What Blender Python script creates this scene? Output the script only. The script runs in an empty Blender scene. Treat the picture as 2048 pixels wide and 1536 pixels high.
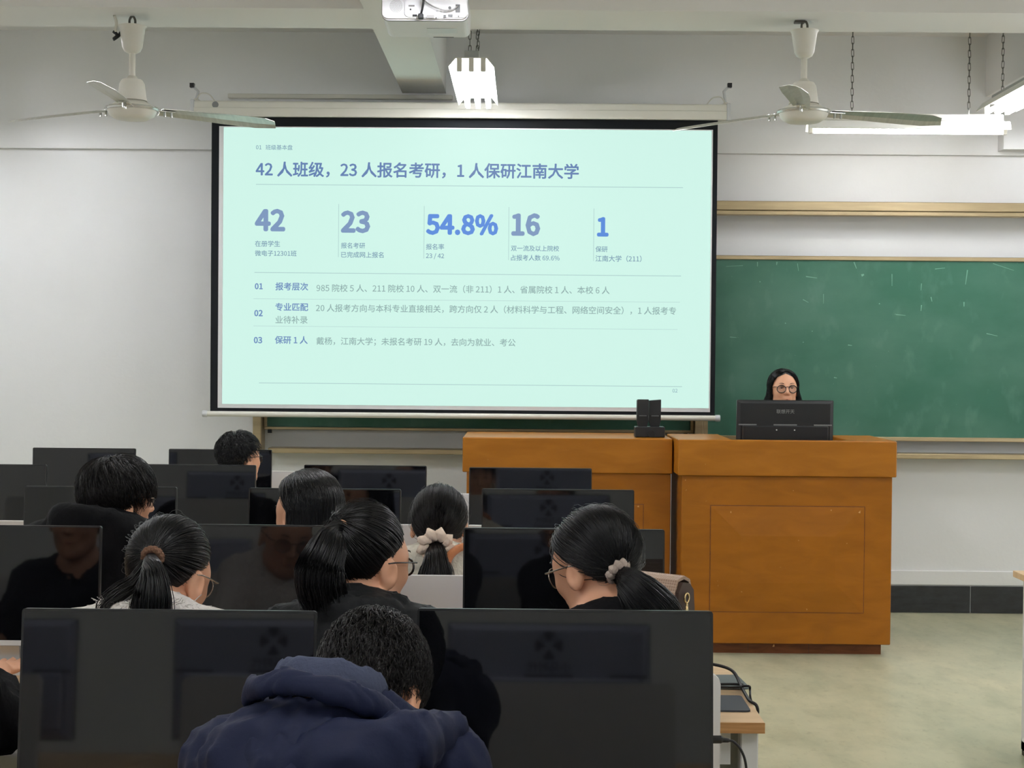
import bpy, bmesh, math, random
import numpy as np
from mathutils import Vector, Matrix

random.seed(7)
rng = np.random.default_rng(7)
SC = bpy.context.scene
COL = SC.collection
R = math.radians

# ------------------------------------------------------------------ camera
F_PX = 3078.0
CAM = Vector((0, 0, 1.6))
ROLL = R(0.5)
_yc = Vector(((1050 - 1024) / F_PX, (768 - 720) / F_PX, -1)).normalized()
_xc = Vector((math.cos(ROLL), -math.sin(ROLL), 0))
_xc = (_xc - _yc * _xc.dot(_yc)).normalized()
_zc = _xc.cross(_yc)
C2W = Matrix((_xc, _yc, _zc))          # rows are the world axes seen from the camera
cam_data = bpy.data.cameras.new('camera')
cam_data.sensor_width = 36
cam_data.lens = 36 * F_PX / 2048
cam_data.clip_start = 0.05
cam = bpy.data.objects.new('camera', cam_data)
cam.matrix_world = Matrix.Translation(CAM) @ C2W.to_4x4()
COL.objects.link(cam)
SC.camera = cam


def at(px, py, Y):
    """World point seen at a pixel of the 2048x1536 frame, on the plane y = Y."""
    d = C2W @ Vector(((px - 1024) / F_PX, (768 - py) / F_PX, -1))
    return CAM + d * (Y / d.y)


# ------------------------------------------------------------------ world and exposure
W = bpy.data.worlds.new('world')
SC.world = W
W.use_nodes = True
W.node_tree.nodes['Background'].inputs[0].default_value = (0.75, 0.8, 0.85, 1)
W.node_tree.nodes['Background'].inputs[1].default_value = 0.05
SC.view_settings.view_transform = 'Standard'
SC.view_settings.look = 'None'
SC.view_settings.exposure = 0.0
SC.view_settings.gamma = 1
SC.view_settings.use_curve_mapping = False
TUBE_STRENGTH = 57.0
SCREEN_STRENGTH = 0.80
try:
    SC.cycles.use_light_tree = False
    SC.cycles.max_bounces = 7
    SC.cycles.use_adaptive_sampling = True
    SC.cycles.adaptive_threshold = 0.025
    SC.cycles.diffuse_bounces = 5
    SC.cycles.glossy_bounces = 4
    SC.cycles.transmission_bounces = 6
    SC.cycles.sample_clamp_indirect = 4.0
    SC.cycles.use_denoising = True
    SC.cycles.caustics_reflective = False
    SC.cycles.caustics_refractive = False
except Exception:
    pass


# ------------------------------------------------------------------ materials
def srgb(r, g, b):
    f = lambda c: (c / 255 / 12.92) if c / 255 <= .04045 else ((c / 255 + .055) / 1.055) ** 2.4
    return (f(r), f(g), f(b), 1)


def mat(name, col, rough=.5, spec=.5, metal=0.0, emit=None, estr=0.0, noise=None, bump=None, alpha=1.0, sheen=0.0, coat=0.0):
    """noise = (scale, amount, stretch xyz); bump = (scale, strength)."""
    m = bpy.data.materials.new(name)
    m.use_nodes = True
    nt = m.node_tree
    b = nt.nodes['Principled BSDF']
    b.inputs['Base Color'].default_value = col
    b.inputs['Roughness'].default_value = rough
    b.inputs['Specular IOR Level'].default_value = spec
    b.inputs['Metallic'].default_value = metal
    b.inputs['Alpha'].default_value = alpha
    if sheen:
        b.inputs['Sheen Weight'].default_value = sheen
    if coat:
        b.inputs['Coat Weight'].default_value = coat
    if emit:
        b.inputs['Emission Color'].default_value = emit
        b.inputs['Emission Strength'].default_value = estr
    if noise or bump:
        tc = nt.nodes.new('ShaderNodeTexCoord')
    if noise:
        mp = nt.nodes.new('ShaderNodeMapping')
        mp.inputs['Scale'].default_value = noise[2] if len(noise) > 2 else (1, 1, 1)
        n = nt.nodes.new('ShaderNodeTexNoise')
        n.inputs['Scale'].default_value = noise[0]
        n.inputs['Detail'].default_value = 5
        n.inputs['Roughness'].default_value = .62
        r = nt.nodes.new('ShaderNodeValToRGB')
        a = noise[1]
        r.color_ramp.elements[0].position = .3
        r.color_ramp.elements[1].position = .7
        r.color_ramp.elements[0].color = tuple(c * (1 - a) for c in col[:3]) + (1,)
        r.color_ramp.elements[1].color = tuple(min(1, c * (1 + a)) for c in col[:3]) + (1,)
        nt.links.new(tc.outputs['Object'], mp.inputs[0])
        nt.links.new(mp.outputs[0], n.inputs['Vector'])
        nt.links.new(n.outputs['Fac'], r.inputs[0])
        nt.links.new(r.outputs[0], b.inputs['Base Color'])
    if bump:
        n2 = nt.nodes.new('ShaderNodeTexNoise')
        n2.inputs['Scale'].default_value = bump[0]
        n2.inputs['Detail'].default_value = 4
        bp = nt.nodes.new('ShaderNodeBump')
        bp.inputs['Strength'].default_value = bump[1]
        bp.inputs['Distance'].default_value = bump[2] if len(bump) > 2 else .01
        nt.links.new(tc.outputs['Object'], n2.inputs['Vector'])
        nt.links.new(n2.outputs['Fac'], bp.inputs['Height'])
        nt.links.new(bp.outputs[0], b.inputs['Normal'])
    return m


def floor_material():
    m = mat('polished_green_concrete', srgb(170, 168, 140), .34, .4)
    nt = m.node_tree
    b = nt.nodes['Principled BSDF']
    tc = nt.nodes.new('ShaderNodeTexCoord')
    cur = None
    ramps = [(.9, (1.2, .7, 1), srgb(178, 180, 152), srgb(208, 202, 170), .36, .66),
             (4.5, (1, .45, 1), (.78, .80, .78, 1), (1, 1, 1, 1), .34, .56),
             (22, (1, .6, 1), (.80, .80, .76, 1), (1, 1, 1, 1), .28, .44)]
    for sc, st, c0, c1, p0, p1 in ramps:
        mp = nt.nodes.new('ShaderNodeMapping')
        mp.inputs['Scale'].default_value = st
        n = nt.nodes.new('ShaderNodeTexNoise')
        n.inputs['Scale'].default_value = sc
        n.inputs['Detail'].default_value = 7
        n.inputs['Roughness'].default_value = .65
        r = nt.nodes.new('ShaderNodeValToRGB')
        r.color_ramp.elements[0].color = c0
        r.color_ramp.elements[1].color = c1
        r.color_ramp.elements[0].position = p0
        r.color_ramp.elements[1].position = p1
        nt.links.new(tc.outputs['Object'], mp.inputs[0])
        nt.links.new(mp.outputs[0], n.inputs['Vector'])
        nt.links.new(n.outputs['Fac'], r.inputs[0])
        if cur is None:
            cur = r.outputs[0]
        else:
            mx = nt.nodes.new('ShaderNodeMix')
            mx.data_type = 'RGBA'
            mx.blend_type = 'MULTIPLY'
            mx.inputs['Factor'].default_value = 1
            nt.links.new(cur, mx.inputs['A'])
            nt.links.new(r.outputs[0], mx.inputs['B'])
            cur = mx.outputs['Result']
    nt.links.new(cur, b.inputs['Base Color'])
    return m


def wood_material(name, c0, c1, scale, stretch, rough=.38, wear=True):
    m = mat(name, c0, rough, .28)
    nt = m.node_tree
    b = nt.nodes['Principled BSDF']
    tc = nt.nodes.new('ShaderNodeTexCoord')
    mp = nt.nodes.new('ShaderNodeMapping')
    mp.inputs['Scale'].default_value = stretch
    n = nt.nodes.new('ShaderNodeTexNoise')
    n.inputs['Scale'].default_value = scale
    n.inputs['Detail'].default_value = 6
    n.inputs['Distortion'].default_value = .8
    r = nt.nodes.new('ShaderNodeValToRGB')
    r.color_ramp.elements[0].color = c0
    r.color_ramp.elements[1].color = c1
    r.color_ramp.elements[0].position = .3
    r.color_ramp.elements[1].position = .72
    nt.links.new(tc.outputs['Object'], mp.inputs[0])
    nt.links.new(mp.outputs[0], n.inputs['Vector'])
    nt.links.new(n.outputs['Fac'], r.inputs[0])
    out = r.outputs[0]
    if wear:
        n2 = nt.nodes.new('ShaderNodeTexNoise')
        n2.inputs['Scale'].default_value = 34
        n2.inputs['Detail'].default_value = 3
        r2 = nt.nodes.new('ShaderNodeValToRGB')
        r2.color_ramp.elements[0].position = .745
        r2.color_ramp.elements[1].position = .77
        mx = nt.nodes.new('ShaderNodeMix')
        mx.data_type = 'RGBA'
        nt.links.new(tc.outputs['Object'], n2.inputs['Vector'])
        nt.links.new(n2.outputs['Fac'], r2.inputs[0])
        nt.links.new(r2.outputs[0], mx.inputs['Factor'])
        nt.links.new(out, mx.inputs['A'])
        mx.inputs['B'].default_value = srgb(205, 160, 110)
        out = mx.outputs['Result']
    nt.links.new(out, b.inputs['Base Color'])
    return m


def chalkboard_material():
    m = mat('green_chalkboard', srgb(46, 98, 78), .46, .35)
    nt = m.node_tree
    b = nt.nodes['Principled BSDF']
    tc = nt.nodes.new('ShaderNodeTexCoord')
    cur = None
    for sc, st, p0, p1, amt in ((1.6, (1, 1, 1.6), .35, .75, .16), (7, (1.4, 1, .8), .58, .85, .14), (60, (1, 1, 1), .74, .78, .5)):
        mp = nt.nodes.new('ShaderNodeMapping')
        mp.inputs['Scale'].default_value = st
        n = nt.nodes.new('ShaderNodeTexNoise')
        n.inputs['Scale'].default_value = sc
        n.inputs['Detail'].default_value = 5
        r = nt.nodes.new('ShaderNodeValToRGB')
        r.color_ramp.elements[0].position = p0
        r.color_ramp.elements[1].position = p1
        r.color_ramp.elements[1].color = (amt, amt, amt, 1)
        mx = nt.nodes.new('ShaderNodeMix')
        mx.data_type = 'RGBA'
        nt.links.new(tc.outputs['Object'], mp.inputs[0])
        nt.links.new(mp.outputs[0], n.inputs['Vector'])
        nt.links.new(n.outputs['Fac'], r.inputs[0])
        nt.links.new(r.outputs[0], mx.inputs['Factor'])
        if cur is None:
            mx.inputs['A'].default_value = srgb(44, 94, 75)
        else:
            nt.links.new(cur, mx.inputs['A'])
        mx.inputs['B'].default_value = srgb(150, 185, 170)
        cur = mx.outputs['Result']
    nt.links.new(cur, b.inputs['Base Color'])
    return m


M = {}
M['wall'] = mat('white_wall_paint', srgb(240, 240, 239), .75, .25, noise=(1.3, .02), bump=(40, .08))
M['ceiling'] = mat('ceiling_paint', srgb(238, 237, 234), .85, .2)
M['floor'] = floor_material()
M['skirting'] = mat('black_glazed_tile', srgb(34, 36, 40), .3, .5, noise=(9, .6, (1, 1, 3)))
M['podium'] = wood_material('varnished_brown_veneer', srgb(140, 84, 14), srgb(158, 96, 18), 5, (.8, 1, 2.4), .34)
M['podium_slab'] = wood_material('varnished_brown_edge', srgb(150, 92, 18), srgb(168, 106, 26), 5, (.7, 1, 3), .34)
M['kick'] = wood_material('dark_plinth_veneer', srgb(92, 50, 26), srgb(122, 70, 40), 12, (.6, 1, 3))
M['beech'] = wood_material('beech_laminate', srgb(206, 172, 132), srgb(226, 196, 158), 8, (.5, 3, 1), .42, False)
M['beech_edge'] = wood_material('beech_edge_band', srgb(160, 112, 66), srgb(196, 148, 98), 14, (.4, 1, 8), .45, False)
M['white_metal'] = mat('white_powder_coat', srgb(222, 219, 216), .42, .45)
M['grey_metal'] = mat('grey_panel', srgb(165, 166, 162), .5)
M['black_plastic'] = mat('black_plastic', srgb(22, 23, 26), .42, .4)
M['bezel'] = mat('satin_black_bezel', srgb(20, 21, 23), .3, .5)
M['screen_glass'] = mat('glossy_dark_screen', srgb(9, 10, 13), .045, .55)
M['monitor_back'] = mat('pale_grey_monitor_back', srgb(168, 172, 192), .55, .3)
M['silver'] = mat('silver_plastic', srgb(206, 207, 208), .35, .5)
M['chrome'] = mat('chrome', srgb(190, 190, 190), .2, .5, 1.0)
M['emblem'] = mat('dark_emblem_print', srgb(62, 64, 74), .5)
M['grey_print'] = mat('grey_print', srgb(120, 122, 122), .5)
M['podium_back'] = mat('dark_monitor_shell', srgb(20, 22, 25), .48, .4)
M['chalkboard'] = chalkboard_material()
M['bronze'] = mat('champagne_aluminium', srgb(176, 158, 124), .36, .5, .55, noise=(3, .12, (1, 1, 12)))
M['bronze_dark'] = mat('champagne_aluminium_groove', srgb(112, 98, 78), .45, .5, .4)
M['cream'] = mat('cream_enamel', srgb(222, 219, 208), .32, .5)
M['blade'] = mat('brushed_fan_blade', srgb(200, 199, 190), .28, .5, .6, noise=(5, .12, (12, 1, 1)))
M['fan_metal'] = mat('fan_trim_chrome', srgb(214, 214, 210), .22, .5, .7)
M['rubber'] = mat('black_rubber', srgb(16, 16, 18), .5, .35)
M['chain'] = mat('dark_steel_chain', srgb(86, 84, 78), .4, .5, .8)
M['tube'] = mat('lit_fluorescent_tube', (1, 1, 1, 1), .5, emit=(.965, .98, 1.04, 1), estr=TUBE_STRENGTH)
M['tube_board'] = mat('lit_chalkboard_tube', (1, 1, 1, 1), .5, emit=(1, .975, .95, 1), estr=TUBE_STRENGTH * .5)
M['fill_light_pane'] = mat('glowing_fill_pane', (.8, .8, .8, 1), .4, emit=(.95, .98, 1.0, 1), estr=1.5)  # glow of the added window, fills the right side with light
M['reflector'] = mat('white_lamp_reflector', srgb(240, 238, 230), .35, .5)
M['screen_white'] = mat('white_screen_fabric', srgb(228, 228, 228), .8, .1)
M['screen_black'] = mat('black_screen_border', srgb(15, 18, 22), .75, .2)


def projected(name, rgb, k=1.0):
    c = srgb(*rgb)
    m = mat(name, (.02, .02, .02, 1), .9, 0, emit=c, estr=SCREEN_STRENGTH * k)
    return m


M['image'] = projected('projected_mint_image', (216, 255, 243), 1.12)
M['txt_head'] = projected('projected_heading', (106, 140, 194))
M['txt_num'] = projected('projected_number', (136, 166, 208))
M['txt_blue'] = projected('projected_blue', (96, 152, 240))
M['txt_small'] = projected('projected_small', (134, 172, 196))
M['txt_body'] = projected('projected_body', (158, 192, 190))
M['txt_key'] = projected('projected_key', (120, 156, 208))
M['txt_line'] = projected('projected_line', (188, 226, 224))
M['projector'] = mat('white_projector_shell', srgb(232, 231, 233), .4, .45)
M['projector_grey'] = mat('grey_projector_seam', srgb(128, 126, 124), .5)
M['skin'] = mat('skin', srgb(214, 160, 128), .5, .4)
M['lips'] = mat('lips', srgb(178, 106, 92), .45)
M['eye'] = mat('eye_white', srgb(225, 220, 215), .25)
M['iris'] = mat('dark_iris', srgb(30, 20, 16), .15)
M['hair'] = mat('black_hair', srgb(9, 8, 9), .34, .34)
M['hair_brown'] = mat('brown_black_hair', srgb(16, 12, 11), .36, .32)
M['lens'] = mat('spectacle_lens', (.02, .02, .02, 1), .02, 1.0, alpha=.07)
M['spec_black'] = mat('black_spectacle_frame', srgb(20, 18, 20), .25)
M['spec_metal'] = mat('metal_spectacle_frame', srgb(150, 140, 130), .2, .5, .9)


def fabric(name, rgb, bscale=60, bstr=.25, rough=.85, sheen=0.0, noise=None):
    return mat(name, srgb(*rgb), rough, .1, bump=(bscale, bstr), sheen=sheen, noise=noise)


M['navy'] = fabric('navy_shell_jacket', (22, 27, 48), 120, .08, .62, 0.0)
M['navy_trim'] = fabric('grey_blue_collar_lining', (58, 63, 80), 160, .3)
M['white_coat'] = fabric('white_woolly_coat', (226, 220, 214), 90, .8)
M['cream_fleece'] = fabric('cream_fleece', (228, 220, 204), 55, .9)
M['black_cloth'] = fabric('black_cloth', (9, 9, 11), 70, .3)
M['charcoal'] = fabric('charcoal_jacket', (24, 25, 26), 60, .2, .6)
M['trouser'] = fabric('dark_trousers', (30, 32, 40))
M['shoe'] = mat('dark_shoe', srgb(24, 24, 26), .5)
M['brown_tie'] = fabric('brown_hair_tie', (110, 82, 66), 200, .6)
M['peach_tie'] = fabric('peach_hair_tie', (206, 160, 128), 200, .3)
M['grey_scrunchie'] = fabric('taupe_scrunchie', (176, 160, 148), 90, .8)
M['cream_scrunchie'] = fabric('cream_scrunchie', (236, 214, 194), 60, .6)
M['tan_strap'] = fabric('tan_leather_strap', (176, 112, 74), 100, .1, .5)
M['bag'] = mat('taupe_patterned_bag', srgb(168, 144, 124), .55, .3)
M['bag_dark'] = mat('dark_brown_leather', srgb(58, 40, 32), .5, .4)
M['gold'] = mat('pale_gold', srgb(212, 186, 140), .25, .5, .9)
M['mousepad'] = mat('dark_mouse_pad', srgb(46, 50, 56), .65, .3)
M['mousepad_grey'] = mat('grey_mouse_pad', srgb(88, 96, 96), .6, .3)
M['stool'] = mat('grey_stool_plastic', srgb(86, 92, 104), .5)


# bag check pattern
def bag_pattern():
    nt = M['bag'].node_tree
    b = nt.nodes['Principled BSDF']
    tc = nt.nodes.new('ShaderNodeTexCoord')
    v = nt.nodes.new('ShaderNodeTexVoronoi')
    v.feature = 'DISTANCE_TO_EDGE'
    v.inputs['Scale'].default_value = 150
    v.inputs['Randomness'].default_value = .15
    r = nt.nodes.new('ShaderNodeValToRGB')
    r.color_ramp.elements[0].position = .05
    r.color_ramp.elements[1].position = .12
    r.color_ramp.elements[0].color = srgb(184, 160, 142)
    r.color_ramp.elements[1].color = srgb(148, 122, 104)
    nt.links.new(tc.outputs['Object'], v.inputs['Vector'])
    nt.links.new(v.outputs['Distance'], r.inputs[0])
    nt.links.new(r.outputs[0], b.inputs['Base Color'])


bag_pattern()


# ------------------------------------------------------------------ builders
def link(name, me, material=None, parent=None, loc=None, rot=None, smooth=False):
    o = bpy.data.objects.new(name, me)
    COL.objects.link(o)
    if material is not None:
        me.materials.clear()
        me.materials.append(material if not isinstance(material, str) else M[material])
    if smooth:
        me.polygons.foreach_set('use_smooth', [True] * len(me.polygons))
    if parent is not None:
        o.parent = parent
    if loc is not None:
        o.location = loc
    if rot is not None:
        o.rotation_euler = rot
    return o


def empty(name, loc=(0, 0, 0), rz=0):
    o = bpy.data.objects.new(name, None)
    o.empty_display_size = .1
    COL.objects.link(o)
    o.location = loc
    o.rotation_euler = (0, 0, rz)
    return o


def tag(o, label, cat, group=None):
    o['label'] = label
    o['category'] = cat
    if group:
        o['group'] = group
    return o


def struct(o):
    o['kind'] = 'structure'
    return o


def finish(bm, name):
    bmesh.ops.recalc_face_normals(bm, faces=bm.faces)
    me = bpy.data.meshes.new(name)
    bm.to_mesh(me)
    bm.free()
    return me


def add_box(bm, x0, x1, y0, y1, z0, z1, bev=0.0, seg=1, rot=None):
    r = bmesh.ops.create_cube(bm, size=1)
    vs = r['verts']
    for v in vs:
        v.co = Vector(((x0 + x1) / 2 + v.co.x * (x1 - x0), (y0 + y1) / 2 + v.co.y * (y1 - y0), (z0 + z1) / 2 + v.co.z * (z1 - z0)))
    if bev > 0:
        es = list({e for v in vs for e in v.link_edges})
        out = bmesh.ops.bevel(bm, geom=es, offset=bev, segments=seg, affect='EDGES', profile=.5)
        vs = list({v for f in out['faces'] for v in f.verts} | {v for v in vs if v.is_valid})
    if rot is not None:
        bmesh.ops.transform(bm, matrix=rot, verts=vs)
    return vs


def box(name, x0, x1, y0, y1, z0, z1, material, parent=None, bev=0.0, seg=1):
    bm = bmesh.new()
    add_box(bm, x0, x1, y0, y1, z0, z1, bev, seg)
    return link(name, finish(bm, name), material, parent)


def add_tube(bm, pts, r, n=8, cap=True, closed=False):
    """Tube along points; r number or list."""
    pts = [Vector(p) for p in pts]
    N = len(pts)
    rs = r if isinstance(r, (list, tuple)) else [r] * N
    rings = []
    prev = None
    for i, p in enumerate(pts):
        if closed:
            t = pts[(i + 1) % N] - pts[i - 1]
        else:
            t = pts[min(i + 1, N - 1)] - pts[max(i - 1, 0)]
        t.normalize()
        if prev is None:
            a = Vector((0, 0, 1)) if abs(t.z) < .9 else Vector((1, 0, 0))
            u = t.cross(a).normalized()
        else:
            u = (prev - t * prev.dot(t)).normalized()
        prev = u
        w = t.cross(u)
        rings.append([bm.verts.new(p + (u * math.cos(k * 2 * math.pi / n) + w * math.sin(k * 2 * math.pi / n)) * rs[i]) for k in range(n)])
    M_ = N if closed else N - 1
    for i in range(M_):
        a, b = rings[i], rings[(i + 1) % N]
        for k in range(n):
            bm.faces.new((a[k], a[(k + 1) % n], b[(k + 1) % n], b[k]))
    if cap and not closed:
        bm.faces.new(rings[0][::-1])
        bm.faces.new(rings[-1])


def spline(pts, n=8):
    """Catmull-Rom through the points."""
    P = [Vector(p) for p in pts]
    P = [P[0] * 2 - P[1]] + P + [P[-1] * 2 - P[-2]]
    out = []
    for i in range(1, len(P) - 2):
        for k in range(n):
            t = k / n
            a, b, c, d = P[i - 1], P[i], P[i + 1], P[i + 2]
            out.append(.5 * ((2 * b) + (c - a) * t + (2 * a - 5 * b + 4 * c - d) * t * t + (3 * b - a - 3 * c + d) * t ** 3))
    out.append(P[-2])
    return out


def tube(name, pts, r, material, parent=None, n=8, closed=False, loc=None):
    bm = bmesh.new()
    add_tube(bm, pts, r, n, closed=closed)
    return link(name, finish(bm, name), material, parent, loc, smooth=True)


def add_lathe(bm, prof, n=28, c=(0, 0, 0), axis='z'):
    """prof: list of (radius, height)."""
    c = Vector(c)
    rings = []
    for r, h in prof:
        ring = []
        for k in range(n):
            a = 2 * math.pi * k / n
            p = Vector((r * math.cos(a), r * math.sin(a), h))
            if axis == 'y':
                p = Vector((p.x, p.z, p.y))
            elif axis == 'x':
                p = Vector((p.z, p.x, p.y))
            ring.append(bm.verts.new(c + p))
        rings.append(ring)
    for a, b in zip(rings, rings[1:]):
        for k in range(n):
            bm.faces.new((a[k], a[(k + 1) % n], b[(k + 1) % n], b[k]))
    bm.faces.new(rings[0][::-1])
    bm.faces.new(rings[-1])


def lathe(name, prof, material, parent=None, n=28, c=(0, 0, 0), axis='z', smooth=True):
    bm = bmesh.new()
    add_lathe(bm, prof, n, c, axis)
    o = link(name, finish(bm, name), material, parent, smooth=smooth)
    if smooth:
        try:
            o.data.set_sharp_from_angle(angle=R(40))
        except Exception:
            pass
    return o


def prism(name, poly, y0, y1, material, parent=None, plane='xz'):
    """Extrude a 2-D polygon."""
    bm = bmesh.new()
    add_prism(bm, poly, y0, y1, plane)
    return link(name, finish(bm, name), material, parent)


def add_prism(bm, poly, y0, y1, plane='xz'):
    def P(a, b, h):
        return {'xz': (a, h, b), 'xy': (a, b, h), 'yz': (h, a, b)}[plane]
    A = [bm.verts.new(P(a, b, y0)) for a, b in poly]
    B = [bm.verts.new(P(a, b, y1)) for a, b in poly]
    bm.faces.new(A)
    bm.faces.new(B[::-1])
    n = len(poly)
    for i in range(n):
        bm.faces.new((A[i], A[(i + 1) % n], B[(i + 1) % n], B[i]))


def round_rect(w, h, r, n=5, cx=0, cy=0):
    pts = []
    for sx, sy, a0 in ((1, 1, 0), (-1, 1, 90), (-1, -1, 180), (1, -1, 270)):
        for k in range(n + 1):
            a = R(a0 + 90 * k / n)
            pts.append((cx + sx * (w / 2 - r) + r * math.cos(a), cy + sy * (h / 2 - r) + r * math.sin(a)))
    return pts


FONT = None
try:        # the CJK face that ships inside Blender; falls back to the built-in font
    import os
    FONT = bpy.data.fonts.load(os.path.join(bpy.utils.system_resource('DATAFILES', path='fonts'), 'Noto Sans CJK Regular.woff2'))
except Exception:
    FONT = None


STRINGS = ['联想开天', '小马时代', '01   班级基本盘', '42 人班级，23 人报名考研，1 人保研江南大学', '42', '23', '54.8%', '16', '1', '在册学生', '微电子12301班', '报名考研',
           '已完成网上报名', '报名率', '23 / 42', '双一流及以上院校', '占报考人数 69.6%', '保研', '江南大学（211）', '01', '02', '03', '报考层次', '专业匹配', '保研 1 人',
           '985 院校 5 人、211 院校 10 人、双一流（非 211）1 人、省属院校 1 人、本校 6 人',
           '20 人报考方向与本科专业直接相关，跨方向仅 2 人（材料科学与工程、网络空间安全），1 人报考专', '业待补录',
           '戴杨，江南大学；未报名考研 19 人，去向为就业、考公']
GLYPHS = {}
ADVANCE = {' ': .224, '.': .278, '%': .919, '/': .392}      # ems; figures .555, ideographs 1


def outlines(chars, font):
    """Outlines of single characters: one character per line of a text block, cut apart again by line."""
    cu = bpy.data.curves.new('type', 'FONT')
    cu.body = chr(10).join(chars)
    cu.size = 1
    cu.space_line = 3
    cu.resolution_u = 2
    if font:
        cu.font = font
    o = bpy.data.objects.new('type', cu)
    COL.objects.link(o)
    bpy.context.view_layer.update()
    me = bpy.data.meshes.new_from_object(o.evaluated_get(bpy.context.evaluated_depsgraph_get()))
    COL.objects.unlink(o)
    bpy.data.objects.remove(o)
    n = len(me.vertices)
    co = np.empty(n * 3)
    me.vertices.foreach_get('co', co)
    co = co.reshape(-1, 3)
    step = 3.0
    line = np.rint((.35 - co[:, 1]) / step).astype(int)
    faces = [tuple(p.vertices) for p in me.polygons]
    out = {}
    for k, s in enumerate(chars):
        ids = np.nonzero(line == k)[0]
        mp = {int(v): i for i, v in enumerate(ids)}
        v = co[ids].copy()
        v[:, 1] += k * step
        out[s] = (v, [tuple(mp[i] for i in f) for f in faces if line[f[0]] == k])
    bpy.data.meshes.remove(me)
    bpy.data.curves.remove(cu)
    return out


def set_type():
    every = sorted(set(''.join(STRINGS)) - {' '})
    glyph = outlines([ch for ch in every if ord(ch) > 127], None)
    ascii_ = outlines([ch for ch in every if ord(ch) <= 127], FONT)
    k = .733 / (ascii_['1'][0][:, 1].max() - ascii_['1'][0][:, 1].min())        # figures stand .733 em high beside the ideographs
    for ch, (v, f) in ascii_.items():
        v[:, :2] *= k
        glyph[ch] = (v, f)
    for s in STRINGS:
        V, Fc, x, n = [], [], 0.0, 0
        for ch in s:
            if ch in glyph:
                v, f = glyph[ch]
                v = v.copy()
                v[:, 0] += x
                V.append(v)
                Fc += [tuple(i + n for i in q) for q in f]
                n += len(v)
            x += 1.0 if ord(ch) > 127 else ADVANCE.get(ch, .555)
        GLYPHS[s] = (np.concatenate(V), Fc)


set_type()


def lettering(name, body, x0, x1, zb, y, material, parent=None, bold=0.0, depth=.0006, mirror_back=False, h=None, space=1.0):
    """Flat writing facing -y from x0 to x1 with its baseline at zb (facing +y when mirror_back)."""
    co, fc = GLYPHS[body]
    me = bpy.data.meshes.new(name)
    me.from_pydata(co.tolist(), [], fc)
    lo, hi = co.min(0), co.max(0)
    s = (x1 - x0) / (hi[0] - lo[0])
    sz = s if h is None else h / (hi[1] - lo[1])
    out = np.empty_like(co)
    X = (co[:, 0] - lo[0]) * s
    out[:, 0] = (x1 - X) if mirror_back else (x0 + X)
    out[:, 2] = zb + co[:, 1] * sz
    out[:, 1] = y
    me.vertices.foreach_set('co', out.ravel())
    me.update()
    if bold:                     # heavier strokes: the same outlines, nudged sideways
        bm = bmesh.new()
        src = me.copy()
        for k in range(8):
            an = k * math.pi / 4
            m2 = src.copy()
            m2.transform(Matrix.Translation((bold * s * math.cos(an), -.00002 * (k + 1), bold * s * math.sin(an))))
            bm.from_mesh(m2)
        bm.from_mesh(src)
        bm.to_mesh(me)
        bm.free()
    return link(name, me, material, parent)


def copy_tree(o, parent=None):
    c = o.copy()
    COL.objects.link(c)
    c.parent = parent
    for ch in list(o.children):
        copy_tree(ch, c)
    return c


# ------------------------------------------------------------------ room shell
XL, XR, YB, YF, ZC = -4.3, 4.1, -4.2, 9.89, 3.68
ZBEAM = 3.30
struct(box('floor', XL, XR, YB, YF, -.1, 0, 'floor'))
struct(box('ceiling', XL, XR, YB, YF, ZC, ZC + .1, 'ceiling'))
struct(box('wall_front', XL, XR, YF, YF + .12, 0, ZC, 'wall'))
struct(box('wall_left', XL - .12, XL, YB, YF + .12, 0, ZC, 'wall'))
struct(box('wall_right', XR, XR + .12, YB, YF + .12, 0, ZC, 'wall'))
struct(box('wall_back', XL, XR, YB - .12, YB, 0, ZC, 'wall'))
zline = at(200, 299, YF).z
struct(box('wall_ring_beam', XL, XR, YF - .045, YF, zline, ZC, 'wall'))
for k, y0 in enumerate((7.50, 3.6, -.4)):
    struct(box('ceiling_beam', XL, XR, y0, y0 + .45, ZBEAM, ZC, 'ceiling'))
xa = at(806, 192, YF).x
xb = at(893, 195, YF).x
struct(box('ceiling_beam', xa, xb, YB, YF - .045, ZBEAM - .004, ZC, 'ceiling'))
xc = at(1968, 120, YF).x
struct(box('ceiling_beam', xc, xc + .3, YB, YF - .045, ZBEAM - .002, ZC, 'ceiling'))
pb = at(2001, 301, YF - .1)
struct(box('wall_bulkhead', pb.x, pb.x + .9, YF - .16, YF - .045, pb.z, ZBEAM, 'wall'))
ztile = at(1900, 1170, YF).z
bb = struct(box('baseboard_front', XL, XR, YF - .012, YF, 0, ztile + .0, 'screen_white'))
xt = at(1941, 1195, YF - .02).x
bm = bmesh.new()
add_box(bm, -.397, .397, -.006, .006, .004, ztile - .004, .002)
tile_me = finish(bm, 'tile')
tile_me.materials.append(M['skirting'])
for k in range(-9, 5):
    cx = xt + .4 + .8 * k
    if cx - .4 > XL and cx + .4 < XR:
        o = link('tile', tile_me, None, bb, (cx, YF - .017, 0))
zs = at(1900, 1141, YF).z
struct(box('trim_1', XL, XR, YF - .018, YF, ztile, zs, 'wall', bev=.004))

# unseen window added on the right wall; its glowing panes brighten that side
wn = struct(box('added_window_1', XR - .03, XR - .005, 5.95, 8.85, .85, 2.65, 'cream'))
for k in range(3):
    y0 = 6.02 + k * .94
    for z0, z1 in ((.92, 1.9), (1.96, 2.58)):
        box('pane', XR - .036, XR - .0305, y0, y0 + .88, z0, z1, 'fill_light_pane', wn)

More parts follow.
